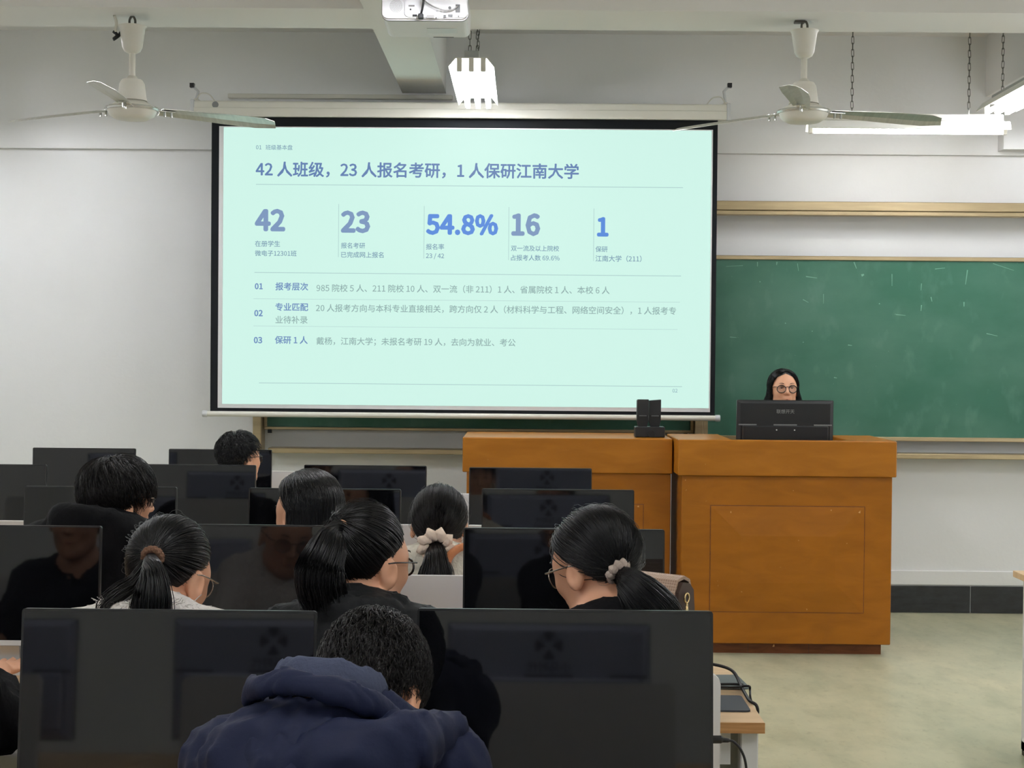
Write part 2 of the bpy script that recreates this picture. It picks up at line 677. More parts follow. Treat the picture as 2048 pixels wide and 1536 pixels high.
# ------------------------------------------------------------------ sliding chalkboard
YBD = 9.78
cb = empty('chalkboard', (0, YBD, 0))
tag(cb, 'green sliding chalkboard with champagne aluminium rails on the front wall', 'chalkboard')
cb.location = (0, 0, 0)
xl = at(508, 860, YBD).x
xr = 4.0
z_t1, z_t0 = at(1700, 405, YBD).z, at(1700, 433, YBD).z
box('top_rail', xl, xr, YBD - .05, YF - .012, z_t0 + .03, z_t1, 'bronze', cb, .004)
box('top_rail_lip', xl, xr, YBD - .065, YBD + .02, z_t0, z_t0 + .026, 'bronze', cb, .003)
z_b1, z_b0 = at(1900, 907, YBD).z, at(1900, 917, YBD).z
box('chalk_tray', xl + .1, xr, YBD - .07, YF - .025, z_b0, z_b1, 'bronze', cb, .004)
box('post', xl, at(525, 860, YBD).x, YBD - .05, YF - .012, z_b0 - .01, z_t1, 'bronze', cb, .004)
px0, px1 = at(1389, 860, YBD).x, at(1406, 860, YBD).x
box('post', px0, px1, YBD - .03, YF - .012, z_b0, z_t1, 'bronze', cb, .004)


def sliding_panel(x0, x1, z0, z1, y, fr):
    p = box('sliding_panel', x0 + fr, x1 - fr, y, y + .02, z0 + fr, z1 - fr, 'chalkboard', cb)
    box('panel_frame_rail', x0, x1, y - .012, y + .024, z1 - fr, z1, 'bronze', p, .003)
    box('panel_frame_rail', x0, x1, y - .016, y + .024, z0, z0 + fr, 'bronze', p, .003)
    box('panel_frame_stile', x0, x0 + fr, y - .01, y + .022, z0 + fr, z1 - fr, 'bronze', p)
    box('panel_frame_stile', x1 - fr, x1, y - .01, y + .022, z0 + fr, z1 - fr, 'bronze', p)
    return p


main_panel = sliding_panel(px1 + .002, xr - .02, at(1700, 881, YBD).z, at(1700, 513, YBD).z, YBD - .01, .026)
sliding_panel(at(527, 840, YBD).x, px0 - .004, at(950, 863, YBD).z, at(950, 500, YBD).z, YBD + .04, .018)
M['chalk'] = mat('pale_chalk', srgb(118, 160, 143), .9, .1)
for u0, v0, u1, v1, w in ((1708, 524, 1713, 537, 2), (1723, 551, 1728, 549, 5), (1935, 540, 1931, 569, 2), (1784, 548, 1784, 572, 1.3), (1843, 567, 1842, 581, 1.3), (1928, 604, 1928, 613, 2.5),
                          (1843, 610, 1842, 622, 2), (1862, 594, 1864, 603, 2), (1612, 553, 1634, 556, 2), (1606, 599, 1617, 605, 1.6), (1792, 629, 1811, 631, 1.6), (1973, 667, 1995, 672, 1.6),
                          (1460, 674, 1473, 675, 1.6), (1570, 646, 1572, 647, 2.5), (1519, 563, 1521, 564, 2.5), (1758, 607, 1760, 608, 2.5), (1647, 588, 1647, 607, 1.2), (1486, 531, 1452, 533, 1.2),
                          (1515, 524, 1515, 533, 2), (1554, 524, 1553, 530, 2), (1595, 527, 1597, 542, 1.2), (1986, 527, 2028, 541, 1.2), (1870, 538, 1890, 536, 1.4), (1696, 690, 1704, 691, 2), (1668, 755, 1674, 756, 2),
                          (1606, 684, 1607, 685, 2.5), (1624, 662, 1625, 663, 2.5)):
    q0, q1 = at(u0, v0, YBD - .011), at(u1, v1, YBD - .011)
    dv = (q1 - q0)
    nn = Vector((-dv.z, 0, dv.x)).normalized() * (w * .0016)
    bm = bmesh.new()
    A = [bm.verts.new((q.x, YBD - .0112, q.z)) for q in (q0 + nn, q1 + nn * .5, q1 - nn * .5, q0 - nn)]
    B_ = [bm.verts.new((v.co.x, YBD - .0098, v.co.z)) for v in A]
    bm.faces.new(A)
    for i in range(4):
        bm.faces.new((A[i], B_[i], B_[(i + 1) % 4], A[(i + 1) % 4]))
    link('chalk_mark', finish(bm, 'chalk_mark'), 'chalk', main_panel)
for px in (538, 1372):
    q = at(px, 862, YBD)
    box('stop_block', q.x - .012, q.x + .012, YBD + .02, YBD + .045, at(950, 870, YBD).z, at(950, 863, YBD).z, 'black_plastic', cb)

# ------------------------------------------------------------------ projection screen
YS = 9.45
ps = empty('projection_screen')
tag(ps, 'wide pull-down projection screen showing a mint slide with blue statistics', 'projection screen')
c0, c1 = at(388, 205, YS), at(1455, 243, YS)
zc1 = at(900, 207, YS).z
zc0 = at(900, 237, YS).z
hx = (zc1 - zc0)
cas = box('casing', c0.x, c1.x, YS - .05, YS + .07, zc0, zc1, 'cream', ps, .012, 3)
box('casing_lip', c0.x + .01, c1.x - .01, YS - .056, YS - .045, zc0 - .004, zc0 + .05, 'cream', cas, .003)
for xx in (c0.x, c1.x):
    box('end_cap', xx - .012, xx + .012, YS - .056, YS + .076, zc0 - .006, zc1 + .006, 'silver', cas, .004)
q = at(421, 212, YS)
lathe('badge', [(0.001, -.001), (.02, -.001), (.02, 0)], 'grey_print', cas, 16, (q.x + .04, YS - .052, q.z), 'y')
for sx, ppx in ((1, 392), (-1, 1452)):
    q = at(ppx, 172, YS)
    br = box('bracket', q.x - .012, q.x + .012, YS, YF - .046, zc1 + .002, zc1 + .02, 'cream', ps)
    tube('bracket_arm', [(q.x, YS + .01, zc1 + .01), (q.x + sx * .01, YS + .02, q.z - .03), (q.x - sx * .02, YS - .01, q.z)], .010, 'silver', br, 6)
    box('arm_tip', q.x - sx * .02 - .013, q.x - sx * .02 + .013, YS - .03, YS + .005, q.z - .012, q.z + .014, 'black_plastic', br)
    tube('cable_loop', spline([(q.x, YS, zc1 + .01), (q.x + sx * .03, YS, zc1 + .05), (q.x + sx * .08, YS, zc1 + .045), (q.x + sx * .12, YS, zc1)], 5), .004, 'cream', br, 5)
xo0, xo1 = at(422, 520, YS).x, at(1432.5, 540, YS).x
zo1 = zc0 + .03
zo0 = at(930, 829, YS).z
xi0, xi1 = at(437, 530, YS).x, at(1423, 540, YS).x
zi1, zi0 = at(930, 256, YS).z, at(930, 816, YS).z + 0.0
fab = box('black_border', xo0, xo1, YS, YS + .003, zo0, zo1, 'screen_black', ps)
wf = box('white_fabric', xi0, xi1, YS - .002, YS + .001, zi0 - .012, zi1, 'screen_white', fab)
xm0 = at(446, 530, YS).x
img = box('projected_image', xm0, xi1 - .008, YS - .0035, YS - .0015, zi0 + .012, zi1 - .006, 'image', ps)
YT = YS - .0045


def slide_text(body, x0, x1, yb, m, bold=0.0, h=None):
    a, b = at(x0, yb, YT), at(x1, yb, YT)
    o = lettering('lettering', body, a.x, b.x, a.z, YT, m, img, bold, h=h)
    # one object per run of characters: cut where the gap is wider than between characters
    me = o.data
    n = len(me.vertices)
    co = np.empty(n * 3)
    me.vertices.foreach_get('co', co)
    X = co.reshape(-1, 3)[:, 0]
    Z = co.reshape(-1, 3)[:, 2]
    lv = np.empty(len(me.loops), np.int32)
    me.loops.foreach_get('vertex_index', lv)
    ls = np.empty(len(me.polygons), np.int32)
    me.polygons.foreach_get('loop_start', ls)
    lx_ = X[lv]
    iv = sorted(zip(np.minimum.reduceat(lx_, ls), np.maximum.reduceat(lx_, ls)))
    thr = (Z.max() - Z.min()) * .16
    cuts, end = [], iv[0][1]
    for lo_, hi_ in iv:
        if lo_ - end > thr:
            cuts.append((lo_ + end) / 2)
        end = max(end, hi_)
    for k in range(len(cuts)):
        right = bmesh.new()
        right.from_mesh(me)
        lo_, hi_ = cuts[k], (cuts[k + 1] if k + 1 < len(cuts) else 1e9)
        bmesh.ops.delete(right, geom=[v for v in right.verts if not lo_ < v.co.x < hi_], context='VERTS')
        m2 = bpy.data.meshes.new('lettering')
        right.to_mesh(m2)
        right.free()
        link('lettering', m2, m, img)
    if cuts:
        bm = bmesh.new()
        bm.from_mesh(me)
        bmesh.ops.delete(bm, geom=[v for v in bm.verts if v.co.x > cuts[0]], context='VERTS')
        bm.to_mesh(me)
        bm.free()
    return o


def slide_rule(x0, y0, x1, y1, th=.004, m='txt_line'):
    a, b = at(x0, y0, YT), at(x1, y1, YT)
    if abs(x1 - x0) > abs(y1 - y0):
        box('divider', a.x, b.x, YT, YT + .001, (a.z + b.z) / 2 - th / 2, (a.z + b.z) / 2 + th / 2, m, img)
    else:
        box('divider', a.x - th / 2, a.x + th / 2, YT, YT + .001, b.z, a.z, m, img)


slide_text('01   班级基本盘', 512, 585, 298.5, 'txt_small', .006)
slide_text('42 人班级，23 人报名考研，1 人保研江南大学', 512, 1157, 350, 'txt_head', .022)
slide_rule(512, 366, 1366, 378)
for (s, x0, x1, yb, m) in (('42', 512, 568, 460, 'txt_num'), ('23', 684, 738, 463, 'txt_num'), ('54.8%', 854, 994, 467, 'txt_blue'),
                           ('16', 1025, 1078, 469, 'txt_num'), ('1', 1196, 1215, 471, 'txt_blue')):
    slide_text(s, x0, x1, yb, m, .045)
for (s, x0, x1, yb) in (('在册学生', 510, 560, 492), ('微电子12301班', 510, 593, 511), ('报名考研', 682, 730, 495.5), ('已完成网上报名', 682, 767, 514),
                        ('报名率', 852, 888, 498), ('23 / 42', 852, 888, 516), ('双一流及以上院校', 1022, 1118, 501), ('占报考人数 69.6%', 1022, 1119, 520),
                        ('保研', 1191, 1215, 503), ('江南大学（211）', 1191, 1283, 522)):
    slide_text(s, x0, x1, yb, 'txt_small', .012)
for x, y0, y1 in ((677.5, 408, 514), (848.5, 412, 517), (1018, 414, 520), (1188, 417, 522)):
    slide_rule(x, y0, x, y1, .003)
slide_rule(509, 542, 1362, 555)
slide_rule(507, 595, 1360, 607, .002)
slide_rule(507, 649, 1355, 662, .002)
slide_rule(518, 762, 1364, 777)
for s, x0, x1, yb in (('01', 510, 525, 578), ('02', 509, 525, 632), ('03', 508, 524, 686)):
    slide_text(s, x0, x1, yb, 'txt_key', .035)
for s, x0, x1, yb in (('报考层次', 551, 616, 579), ('专业匹配', 551, 616, 620), ('保研 1 人', 550, 615, 686)):
    slide_text(s, x0, x1, yb, 'txt_key', .02)
for s, x0, x1, yb in (('985 院校 5 人、211 院校 10 人、双一流（非 211）1 人、省属院校 1 人、本校 6 人', 633, 1219, 582),
                      ('20 人报考方向与本科专业直接相关，跨方向仅 2 人（材料科学与工程、网络空间安全），1 人报考专', 632, 1352, 622),
                      ('业待补录', 551, 615, 645.5), ('戴杨，江南大学；未报名考研 19 人，去向为就业、考公', 633, 1031, 688)):
    slide_text(s, x0, x1, yb, 'txt_body', .01)
slide_text('02', 1345, 1355, 785, 'txt_small')
b0 = at(405, 828, YS)
b1 = at(1440, 838, YS)
zb = at(930, 832, YS).z
barr = lathe('bottom_bar', [(.017, 0), (.017, b1.x - b0.x)], 'cream', ps, 14, (b0.x, YS, zb), 'x')
for xx in (b0.x, b1.x - .03):
    lathe('bar_end', [(.019, 0), (.021, .006), (.021, .026), (.019, .03)], 'silver', barr, 14, (xx, YS, zb), 'x')
# cable trunking on the wall above the screen
q0, q1 = at(457, 192, YF - .06), at(905, 204, YF - .06)
zt = at(680, 196, YF - .06).z
tr = box('wall_trunking', q0.x, q1.x, YF - .085, YF - .045, zt - .008, zt + .02, 'cream', None, .003)
tag(tr, 'long white cable trunking on the wall above the screen casing', 'cable trunking')

# ------------------------------------------------------------------ fluorescent lamps
def chain(name, x, y, z0, z1, parent):
    bm = bmesh.new()
    n = max(3, int((z1 - z0) / .036))
    L = (z1 - z0) / n
    for i in range(n):
        zc = z0 + (i + .5) * L
        rr = .0075
        hl = L * .62
        pts = []
        for k in range(10):
            a = 2 * math.pi * k / 10
            u = rr * math.cos(a)
            v = math.sin(a) * rr + (hl - rr if math.sin(a) > 0 else -(hl - rr))
            pts.append((x + u, y, zc + v) if i % 2 else (x, y + u, zc + v))
        add_tube(bm, pts, .0017, 4, closed=True)
    return link(name, finish(bm, name), 'chain', parent)


def lamp(cx, cy, z, along, n_tubes, label, chains, length=1.22, ztop=ZC):
    """Pendant fluorescent trough; tubes run along 'x' or 'y'."""
    r = empty('pendant_lamp', (cx, cy, z), 0 if along == 'x' else R(90))
    tag(r, label, 'lamp', 'fluorescent trough lamps hung on chains')
    h = length / 2
    w = .085 if n_tubes > 1 else .05
    bm = bmesh.new()
    sp = [(-w - .035, .008), (-w, .055), (w, .055), (w + .035, .008), (w + .033, .006), (w - .004, .050), (-w + .004, .050), (-w - .033, .006)]
    if n_tubes == 1:
        sp = [(-.075, .006), (-.05, .055), (.05, .055), (.075, .006), (.073, .004), (.047, .049), (-.047, .049), (-.073, .004)]
    add_prism(bm, sp, -h - .005, h + .005, 'yz')
    link('reflector', finish(bm, 'reflector'), 'reflector', r)
    box('ballast_box', -h + .03, h - .03, -.04, .04, .056, .098, 'grey_metal' if n_tubes > 1 else 'cream', r, .004)
    ys = {1: (0,), 2: (-.04, .04), 3: (-.062, 0, .062)}[n_tubes]
    for y in ys:
        bm = bmesh.new()
        add_tube(bm, [(-h + .03, y, 0), (h - .03, y, 0)], .0145, 10)
        t = link('tube', finish(bm, 'tube'), 'tube' if n_tubes > 1 else 'tube_board', r, smooth=True)
        for s in (-1, 1):
            bm = bmesh.new()
            add_box(bm, s * (h - .012) - .012, s * (h - .012) + .012, y - .014, y + .014, -.016, .051 if n_tubes > 1 else .048, .003)
            link('lamp_holder', finish(bm, 'lamp_holder'), 'cream', t)
    for ch in chains:
        chain('chain', ch[0], ch[1], .098, ztop - z, r)
    return r


ZL = 3.12
lx = at(947, 150, 8.4).x
lamp(lx, 8.66, ZL, 'y', 3, 'three-tube trough lamp hanging beside the beam above the screen', [(-.5, .012), (-.5, -.028), (.5, 0)])
q = at(1815, 263, 9.15)
lb = lamp(q.x, 9.15, q.z, 'x', 1, 'single-tube chalkboard lamp under the fan at right', [(-.33, 0), (.36, 0)], 1.17)
lamp(2.80, 8.62, 3.10, 'y', 3, 'three-tube trough lamp cut by the frame at upper right', [(-.18, 0), (.5, 0)], ztop=ZC)
for k, y in enumerate((5.8, 2.0, -1.8)):
    for j, x in enumerate((-3.3, lx, 2.80)):
        lamp(x, y, ZL, 'y', 3, 'trough lamp hanging out of view over the student rows', [(-.5, 0), (.5, 0)])
lamp(-3.3, 8.6, ZL, 'y', 3, 'trough lamp hanging out of view over the student rows', [(-.5, 0), (.5, 0)])


# ------------------------------------------------------------------ ceiling fans
def fan(px, py_hub, Y, angles, label, hook):
    hub = at(px, py_hub, Y)
    r = empty('ceiling_fan', (hub.x, Y, hub.z))
    tag(r, label, 'ceiling fan', 'three-bladed ceiling fans')
    top = ZBEAM - hub.z
    lathe('canopy', [(.022, top - .185), (.04, top - .175), (.050, top - .155), (.064, top - .06), (.072, top - .05), (.066, top - .048), (.05, top - .052)], 'cream', r, 28)
    lathe('down_rod', [(.016, .12), (.016, top - .17)], 'cream', r, 16)
    lathe('motor_collar', [(.075, .045), (.072, .055), (.062, .13), (.050, .15), (.03, .155), (.018, .17)], 'cream', r, 28)
    lathe('rotor', [(.03, -.050), (.08, -.047), (.11, -.03), (.122, -.004), (.126, .004), (.118, .012), (.09, .03), (.06, .048)], 'cream', r, 40)
    lathe('trim_ring', [(.118, -.006), (.130, -.004), (.134, .004), (.130, .012), (.12, .014)], 'fan_metal', r, 40)
    bm = bmesh.new()
    add_tube(bm, spline([(-.012, 0, top - .06), (-.014, 0, top - .02), (0, 0, top + .0), (.014, 0, top - .02), (.012, 0, top - .06)], 5), .006, 6)
    link('hook', finish(bm, 'hook'), 'chain', r, smooth=True)
    if hook:
        tube('supply_wire', spline([(-.085, -.02, top), (-.075, -.02, top - .04), (-.08, -.02, top - .08), (-.07, -.01, top - .1)], 6), .008, 'cream', r, 6)
        tube('wire_knot', spline([(-.09, -.02, top - .08), (-.07, -.02, top - .1), (-.09, -.02, top - .12), (-.06, -.015, top - .095), (-.045, -.01, top - .06)], 5), .009, 'rubber', r, 6)
    else:
        box('ceiling_plate', -.05, .0, -.02, .02, top - .012, top - .001, 'chain', r)
    for a in angles:
        Rm = Matrix.Rotation(R(a), 4, 'Z')
        bm = bmesh.new()
        n = 10
        rows = []
        for i in range(n + 1):
            t = i / n
            x = .15 + t * .60
            hw = .042 + .026 * min(1, t * 1.6)
            if t > .9:
                hw *= 1 - .35 * (t - .9) / .1
            z0 = -.008 * t * t + .004
            pit = R(-14)
            row = []
            for jj, s in enumerate((-1, -.4, .4, 1)):
                yy = hw * s
                xx = x + (.045 * (s + 1) / 2 if i == n else 0)
                row.append(((xx, yy * math.cos(pit), z0 + yy * math.sin(pit) + .010 * (1 - s * s))))
            rows.append(row)
        top_v = [[bm.verts.new(Vector(p)) for p in row] for row in rows]
        bot_v = [[bm.verts.new(Vector(p) - Vector((0, 0, .0022))) for p in row] for row in rows]
        for i in range(n):
            for j in range(3):
                bm.faces.new((top_v[i][j], top_v[i + 1][j], top_v[i + 1][j + 1], top_v[i][j + 1]))
                bm.faces.new((bot_v[i][j], bot_v[i][j + 1], bot_v[i + 1][j + 1], bot_v[i + 1][j]))
            for j in (0, 3):
                bm.faces.new((top_v[i][j], bot_v[i][j], bot_v[i + 1][j], top_v[i + 1][j]))
        for i in (0, n):
            for j in range(3):
                bm.faces.new((top_v[i][j], top_v[i][j + 1], bot_v[i][j + 1], bot_v[i][j]))
        bmesh.ops.transform(bm, matrix=Rm, verts=bm.verts)
        bl = link('blade', finish(bm, 'blade'), 'blade', r, smooth=False)
        bm = bmesh.new()
        add_box(bm, .09, .22, -.022, .022, .004, .009, .001)
        for bx in (.17, .205):
            add_lathe(bm, [(.006, -.02), (.006, .014)], 8, (bx, 0, 0))
        bmesh.ops.transform(bm, matrix=Rm, verts=bm.verts)
        link('blade_iron', finish(bm, 'blade_iron'), 'fan_metal', bl)
    return r


fan(264, 220, 7.7, (33, 153, 273), 'ceiling fan hanging left of the projection screen', True)
fan(1607, 226, 7.7, (16, 136, 256), 'ceiling fan above the chalkboard at right', False)

# ------------------------------------------------------------------ projector
YP = 6.55
pq = at(850, 41, YP)
pw = 172 * YP / F_PX / 2
pr = empty('projector', (pq.x, YP, pq.z))
pr.rotation_euler = (R(-3), 0, 0)
tag(pr, 'white projector hung from the ceiling with cables in its rear panel', 'projector')
PH, PD = .125, .27
bm = bmesh.new()
add_prism(bm, round_rect(pw * 2, PH, .028, 6, 0, PH / 2), 0, PD, 'xz')
link('shell', finish(bm, 'shell'), 'projector', pr)
bm = bmesh.new()
add_prism(bm, round_rect(pw * 2 - .004, PH - .006, .026, 6, 0, PH / 2 + .002), -.012, 0, 'xz')
rear = link('rear_cover', finish(bm, 'rear_cover'), 'projector', pr)
bm = bmesh.new()
add_prism(bm, round_rect(pw * 2 + .003, PH + .003, .03, 6, 0, PH / 2), .002, .012, 'xz')
link('seam_band', finish(bm, 'seam_band'), 'projector_grey', pr)
bm = bmesh.new()
add_prism(bm, round_rect(.262, PH - .012, .016, 5, pw - .136, PH / 2 + .004), -.018, -.011, 'xz')
panel = link('port_panel', finish(bm, 'port_panel'), 'projector', rear)


def px_local(px, py):
    q = at(px, py, YP - .02)
    return q.x - pq.x, q.z - pq.z


# speaker grille of small holes
bm = bmesh.new()
gx, gz = px_local(792, 11)
for ring, n in enumerate((1, 6, 12, 18, 24, 30, 36)):
    for k in range(n):
        a = 2 * math.pi * k / n
        rr = .0044 * ring
        add_lathe(bm, [(.0013, -.0008), (.0013, 0)], 5, (gx + rr * math.cos(a), -.0122, gz + rr * math.sin(a)), 'y')
link('speaker_grille', finish(bm, 'speaker_grille'), 'projector_grey', rear)
for x0, x1, y0, y1, nm in ((825, 834, 29, 33, 'usb_port'), (887, 892, 30, 36, 'usb_port'), (896, 905, 29, 34, 'network_port'), (853, 869, 30, 37, 'video_port'), (911, 920, 9, 25, 'power_socket'),
                           (817, 829, 10, 13, 'screw_recess')):
    a, b = px_local(x0, y1), px_local(x1, y0)
    box(nm, a[0], b[0], -.0205, -.0175, a[1], b[1], 'projector_grey' if nm in ('video_port', 'screw_recess') else 'black_plastic', panel, .001)
for x, y, rr in ((899.5, 16, .0065), (821, 19, .0035), (917, 33, .003), (872, 36.5, .003), (874, 22, .004), (882, 22, .004), (890, 22, .004)):
    a = px_local(x, y)
    lathe('jack', [(rr, -.0215), (rr, -.017)], 'black_plastic' if y != 22 else 'silver', panel, 12, (a[0], 0, a[1]), 'y')
a = px_local(842, 35)
box('video_plug', a[0] - .011, a[0] + .011, -.04, -.018, a[1] - .010, a[1] + .012, 'rubber', panel, .003)
P = [px_local(*p) for p in ((842, 32), (846, 18), (848, 0), (846, -40))]
c = tube('video_cable', spline([(P[0][0], -.03, P[0][1]), (P[1][0], -.045, P[1][1]), (P[2][0], -.05, P[2][1]), (P[3][0], -.02, P[3][1])], 6), .005, 'rubber', pr, 8)
P = [px_local(*p) for p in ((915, 13), (905, 21), (890, 23), (870, 17), (850, 4), (842, -12), (838, -40))]
tube('power_cable', spline([(p[0], -.022 - .02 * math.sin(i / 6 * 3.1), p[1]) for i, p in enumerate(P)], 6), .0035, 'projector_grey', pr, 6)
lathe('mount_pole', [(.02, PH - .01), (.02, ZBEAM + .3 - pq.z)], 'cream', pr, 16, (0, PD / 2, 0))
lathe('lens', [(.03, PD - .01), (.03, PD + .01), (.02, PD + .011)], 'black_plastic', pr, 24, (-.05, 0, PH / 2), 'y')
box('vent_slot', .02, .11, PD - .004, PD + .001, -.0015, .004, 'black_plastic', pr)
box('type_plate', .0, .13, .12, .2, -.0012, .0, 'silver', pr)


# ------------------------------------------------------------------ podiums
def podium(Y, slab_px, slab_y, body_px, body_y1, kick_px, kick_y, panel_px, label, sunk=0.0):
    za = at((slab_px[0] + slab_px[1]) / 2, slab_y[0], Y).z
    zb = at((slab_px[0] + slab_px[1]) / 2, slab_y[1], Y).z
    x0, x1 = at(slab_px[0], 915, Y).x, at(slab_px[1], 915, Y).x
    D = .66
    r = empty('podium', ((x0 + x1) / 2, Y + D / 2, 0))
    tag(r, label, 'podium', 'pair of wooden lecture podiums')
    cx, cy = (x0 + x1) / 2, Y + D / 2

    def B(nm, a, b, c, d, e, f, m, par, bev=0, seg=1):
        return box(nm, a - cx, b - cx, c - cy, d - cy, e, f, m, par, bev, seg)
    if sunk:
        B('front_board', x0, x1, Y, Y + .06, zb, za, 'podium_slab', r, .006, 2)
        xm = at(1570, 800, 8.62).x
        for xa_, xb_ in ((x0, xm - .32), (xm + .32, x1)):
            B('top_slab', xa_, xb_, Y + .0605, Y + D, zb, za, 'podium_slab', r, .004)
        B('worktop', xm - .3195, xm + .3195, Y + .0605, Y + D, zb, za - sunk, 'podium_slab', r)
    else:
        B('top_slab', x0, x1, Y, Y + D, zb, za, 'podium_slab', r, .006, 2)
    yb = Y + .03
    bx0, bx1 = at(body_px[0], 1100, yb).x, at(body_px[1], 1100, yb).x
    zk = max(.06, at((body_px[0] + body_px[1]) / 2, body_y1, yb).z)
    body = B('body', bx0, bx1, yb, Y + D - .04, zk, zb, 'podium', r, .004)
    B('plinth', bx0 + .03, bx1 - .04, yb + .05, Y + D - .08, 0, zk, 'kick', r)
    for f in (.33, .62):
        xx = bx0 + (bx1 - bx0) * f
        B('plinth_joint', xx - .001, xx + .001, yb + .0485, yb + .051, .002, zk, 'bag_dark', r)
    # raised panel with bevelled field
    p0, p1 = at(panel_px[0], panel_px[1], yb), at(panel_px[2], panel_px[3], yb)
    zt, zl = p0.z - .004, p1.z + .004
    bm = bmesh.new()
    ins = .16
    out = [(p0.x, zl), (p1.x, zl), (p1.x, zt), (p0.x, zt)]
    inn = [(p0.x + ins, zl + ins), (p1.x - ins, zl + ins), (p1.x - ins, zt - ins), (p0.x + ins, zt - ins)]
    A = [bm.verts.new((x - cx, yb - cy - .003, z)) for x, z in out]
    A2 = [bm.verts.new((x - cx, yb - cy + .001, z)) for x, z in out]
    I = [bm.verts.new((x - cx, yb - cy - .016, z)) for x, z in inn]
    for i in range(4):
        j = (i + 1) % 4
        bm.faces.new((A[i], A[j], I[j], I[i]))
        bm.faces.new((A[i], A2[i], A2[j], A[j]))
    bm.faces.new(I)
    pn = link('raised_panel', finish(bm, 'raised_panel'), 'podium', body)
    g = .004
    for nm, a, b, c, d in (('panel_groove', p0.x - g, p1.x + g, zt, zt + g), ('panel_groove', p0.x - g, p1.x + g, zl - g, zl),
                           ('panel_groove', p0.x - g, p0.x, zl, zt), ('panel_groove', p1.x, p1.x + g, zl, zt)):
        B(nm, a, b, yb - .0015, yb + .001, c, d, 'kick', body)
    return r, za, (x0, x1)


podR, zR, xR_ = podium(8.37, (1356, 1794), (881, 953), (1362, 1783), 1288, None, None, (1422, 1010, 1726, 1227),
                       'wooden lecture podium with raised front panel carrying the black monitor', .106)
podL, zL, xL_ = podium(8.60, (925, 1345), (876, 946), (932, 1340), 1272, None, None, (980, 1005, 1284, 1215),
                       'wooden lecture podium carrying the document camera, half hidden by monitors')
# document camera on the podium
YD = 8.80
q = at(1297, 878, YD)
dc = empty('document_camera', (q.x, YD, zL))
tag(dc, 'small black folded document camera standing on the wooden podium', 'document camera')
u = YD / F_PX
box('base', -28 * u, 31 * u, -.06, .06, 0, 21 * u, 'black_plastic', dc, .004)
lathe('knob', [(.02, -.066), (.022, -.062), (.022, -.055)], 'rubber', dc, 20, (3 * u, 0, 8 * u), 'y')
for s, x0, x1 in (('l', -24, -1), ('r', 0.5, 23.5)):
    bm = bmesh.new()
    add_prism(bm, [(x0 * u, 44 * u), (x1 * u, 44 * u), (x1 * u, 75 * u), ((x0 + 2) * u if s == 'l' else x1 * u, 75 * u), (x0 * u, 73 * u)], -.03, .03, 'xz')
    pd = link('arm_pad', finish(bm, 'arm_pad'), 'black_plastic', dc)
    bm = bmesh.new()
    add_prism(bm, [((x0 + 3) * u, 21 * u), ((x1 - 3) * u, 21 * u), (x1 * u, 32 * u), (x1 * u, 44 * u), (x0 * u, 44 * u), (x0 * u, 32 * u)], -.022, .022, 'xz')
    link('arm_neck', finish(bm, 'arm_neck'), 'rubber', pd)
    box('hinge_line', (x0 + 4) * u, (x1 - 4) * u, -.032, -.029, 42 * u, 43.4 * u, 'grey_print', pd)


# ------------------------------------------------------------------ monitors
MW, MH = .54, .322


def emblem_mesh(Rr):
    bm = bmesh.new()
    for q in range(4):
        a0 = q * math.pi / 2
        pts = [(.22 * Rr, 0)]
        hw = R(27)
        for k in range(6):
            a = -hw + 2 * hw * k / 5
            pts.append((Rr * math.cos(a), Rr * math.sin(a)))
        vs = []
        for x, z in pts:
            xx = x * math.cos(a0) - z * math.sin(a0)
            zz = x * math.sin(a0) + z * math.cos(a0)
            vs.append(bm.verts.new((xx, 0, zz)))
        bm.faces.new(vs)
    for q in range(4):      # chevron bars beside the diagonals
        a0 = q * math.pi / 2 + math.pi / 4
        for s in (-1, 1):
            pts = [(.38 * Rr, s * .075 * Rr), (.92 * Rr, s * .075 * Rr), (.92 * Rr, s * .15 * Rr), (.38 * Rr, s * .15 * Rr)]
            if q in (0, 1):
                bm.faces.new([bm.verts.new((x * math.cos(a0) - z * math.sin(a0), 0, x * math.sin(a0) + z * math.cos(a0))) for x, z in pts])
    me = bpy.data.meshes.new('emblem')
    bm.to_mesh(me)
    bm.free()
    return me


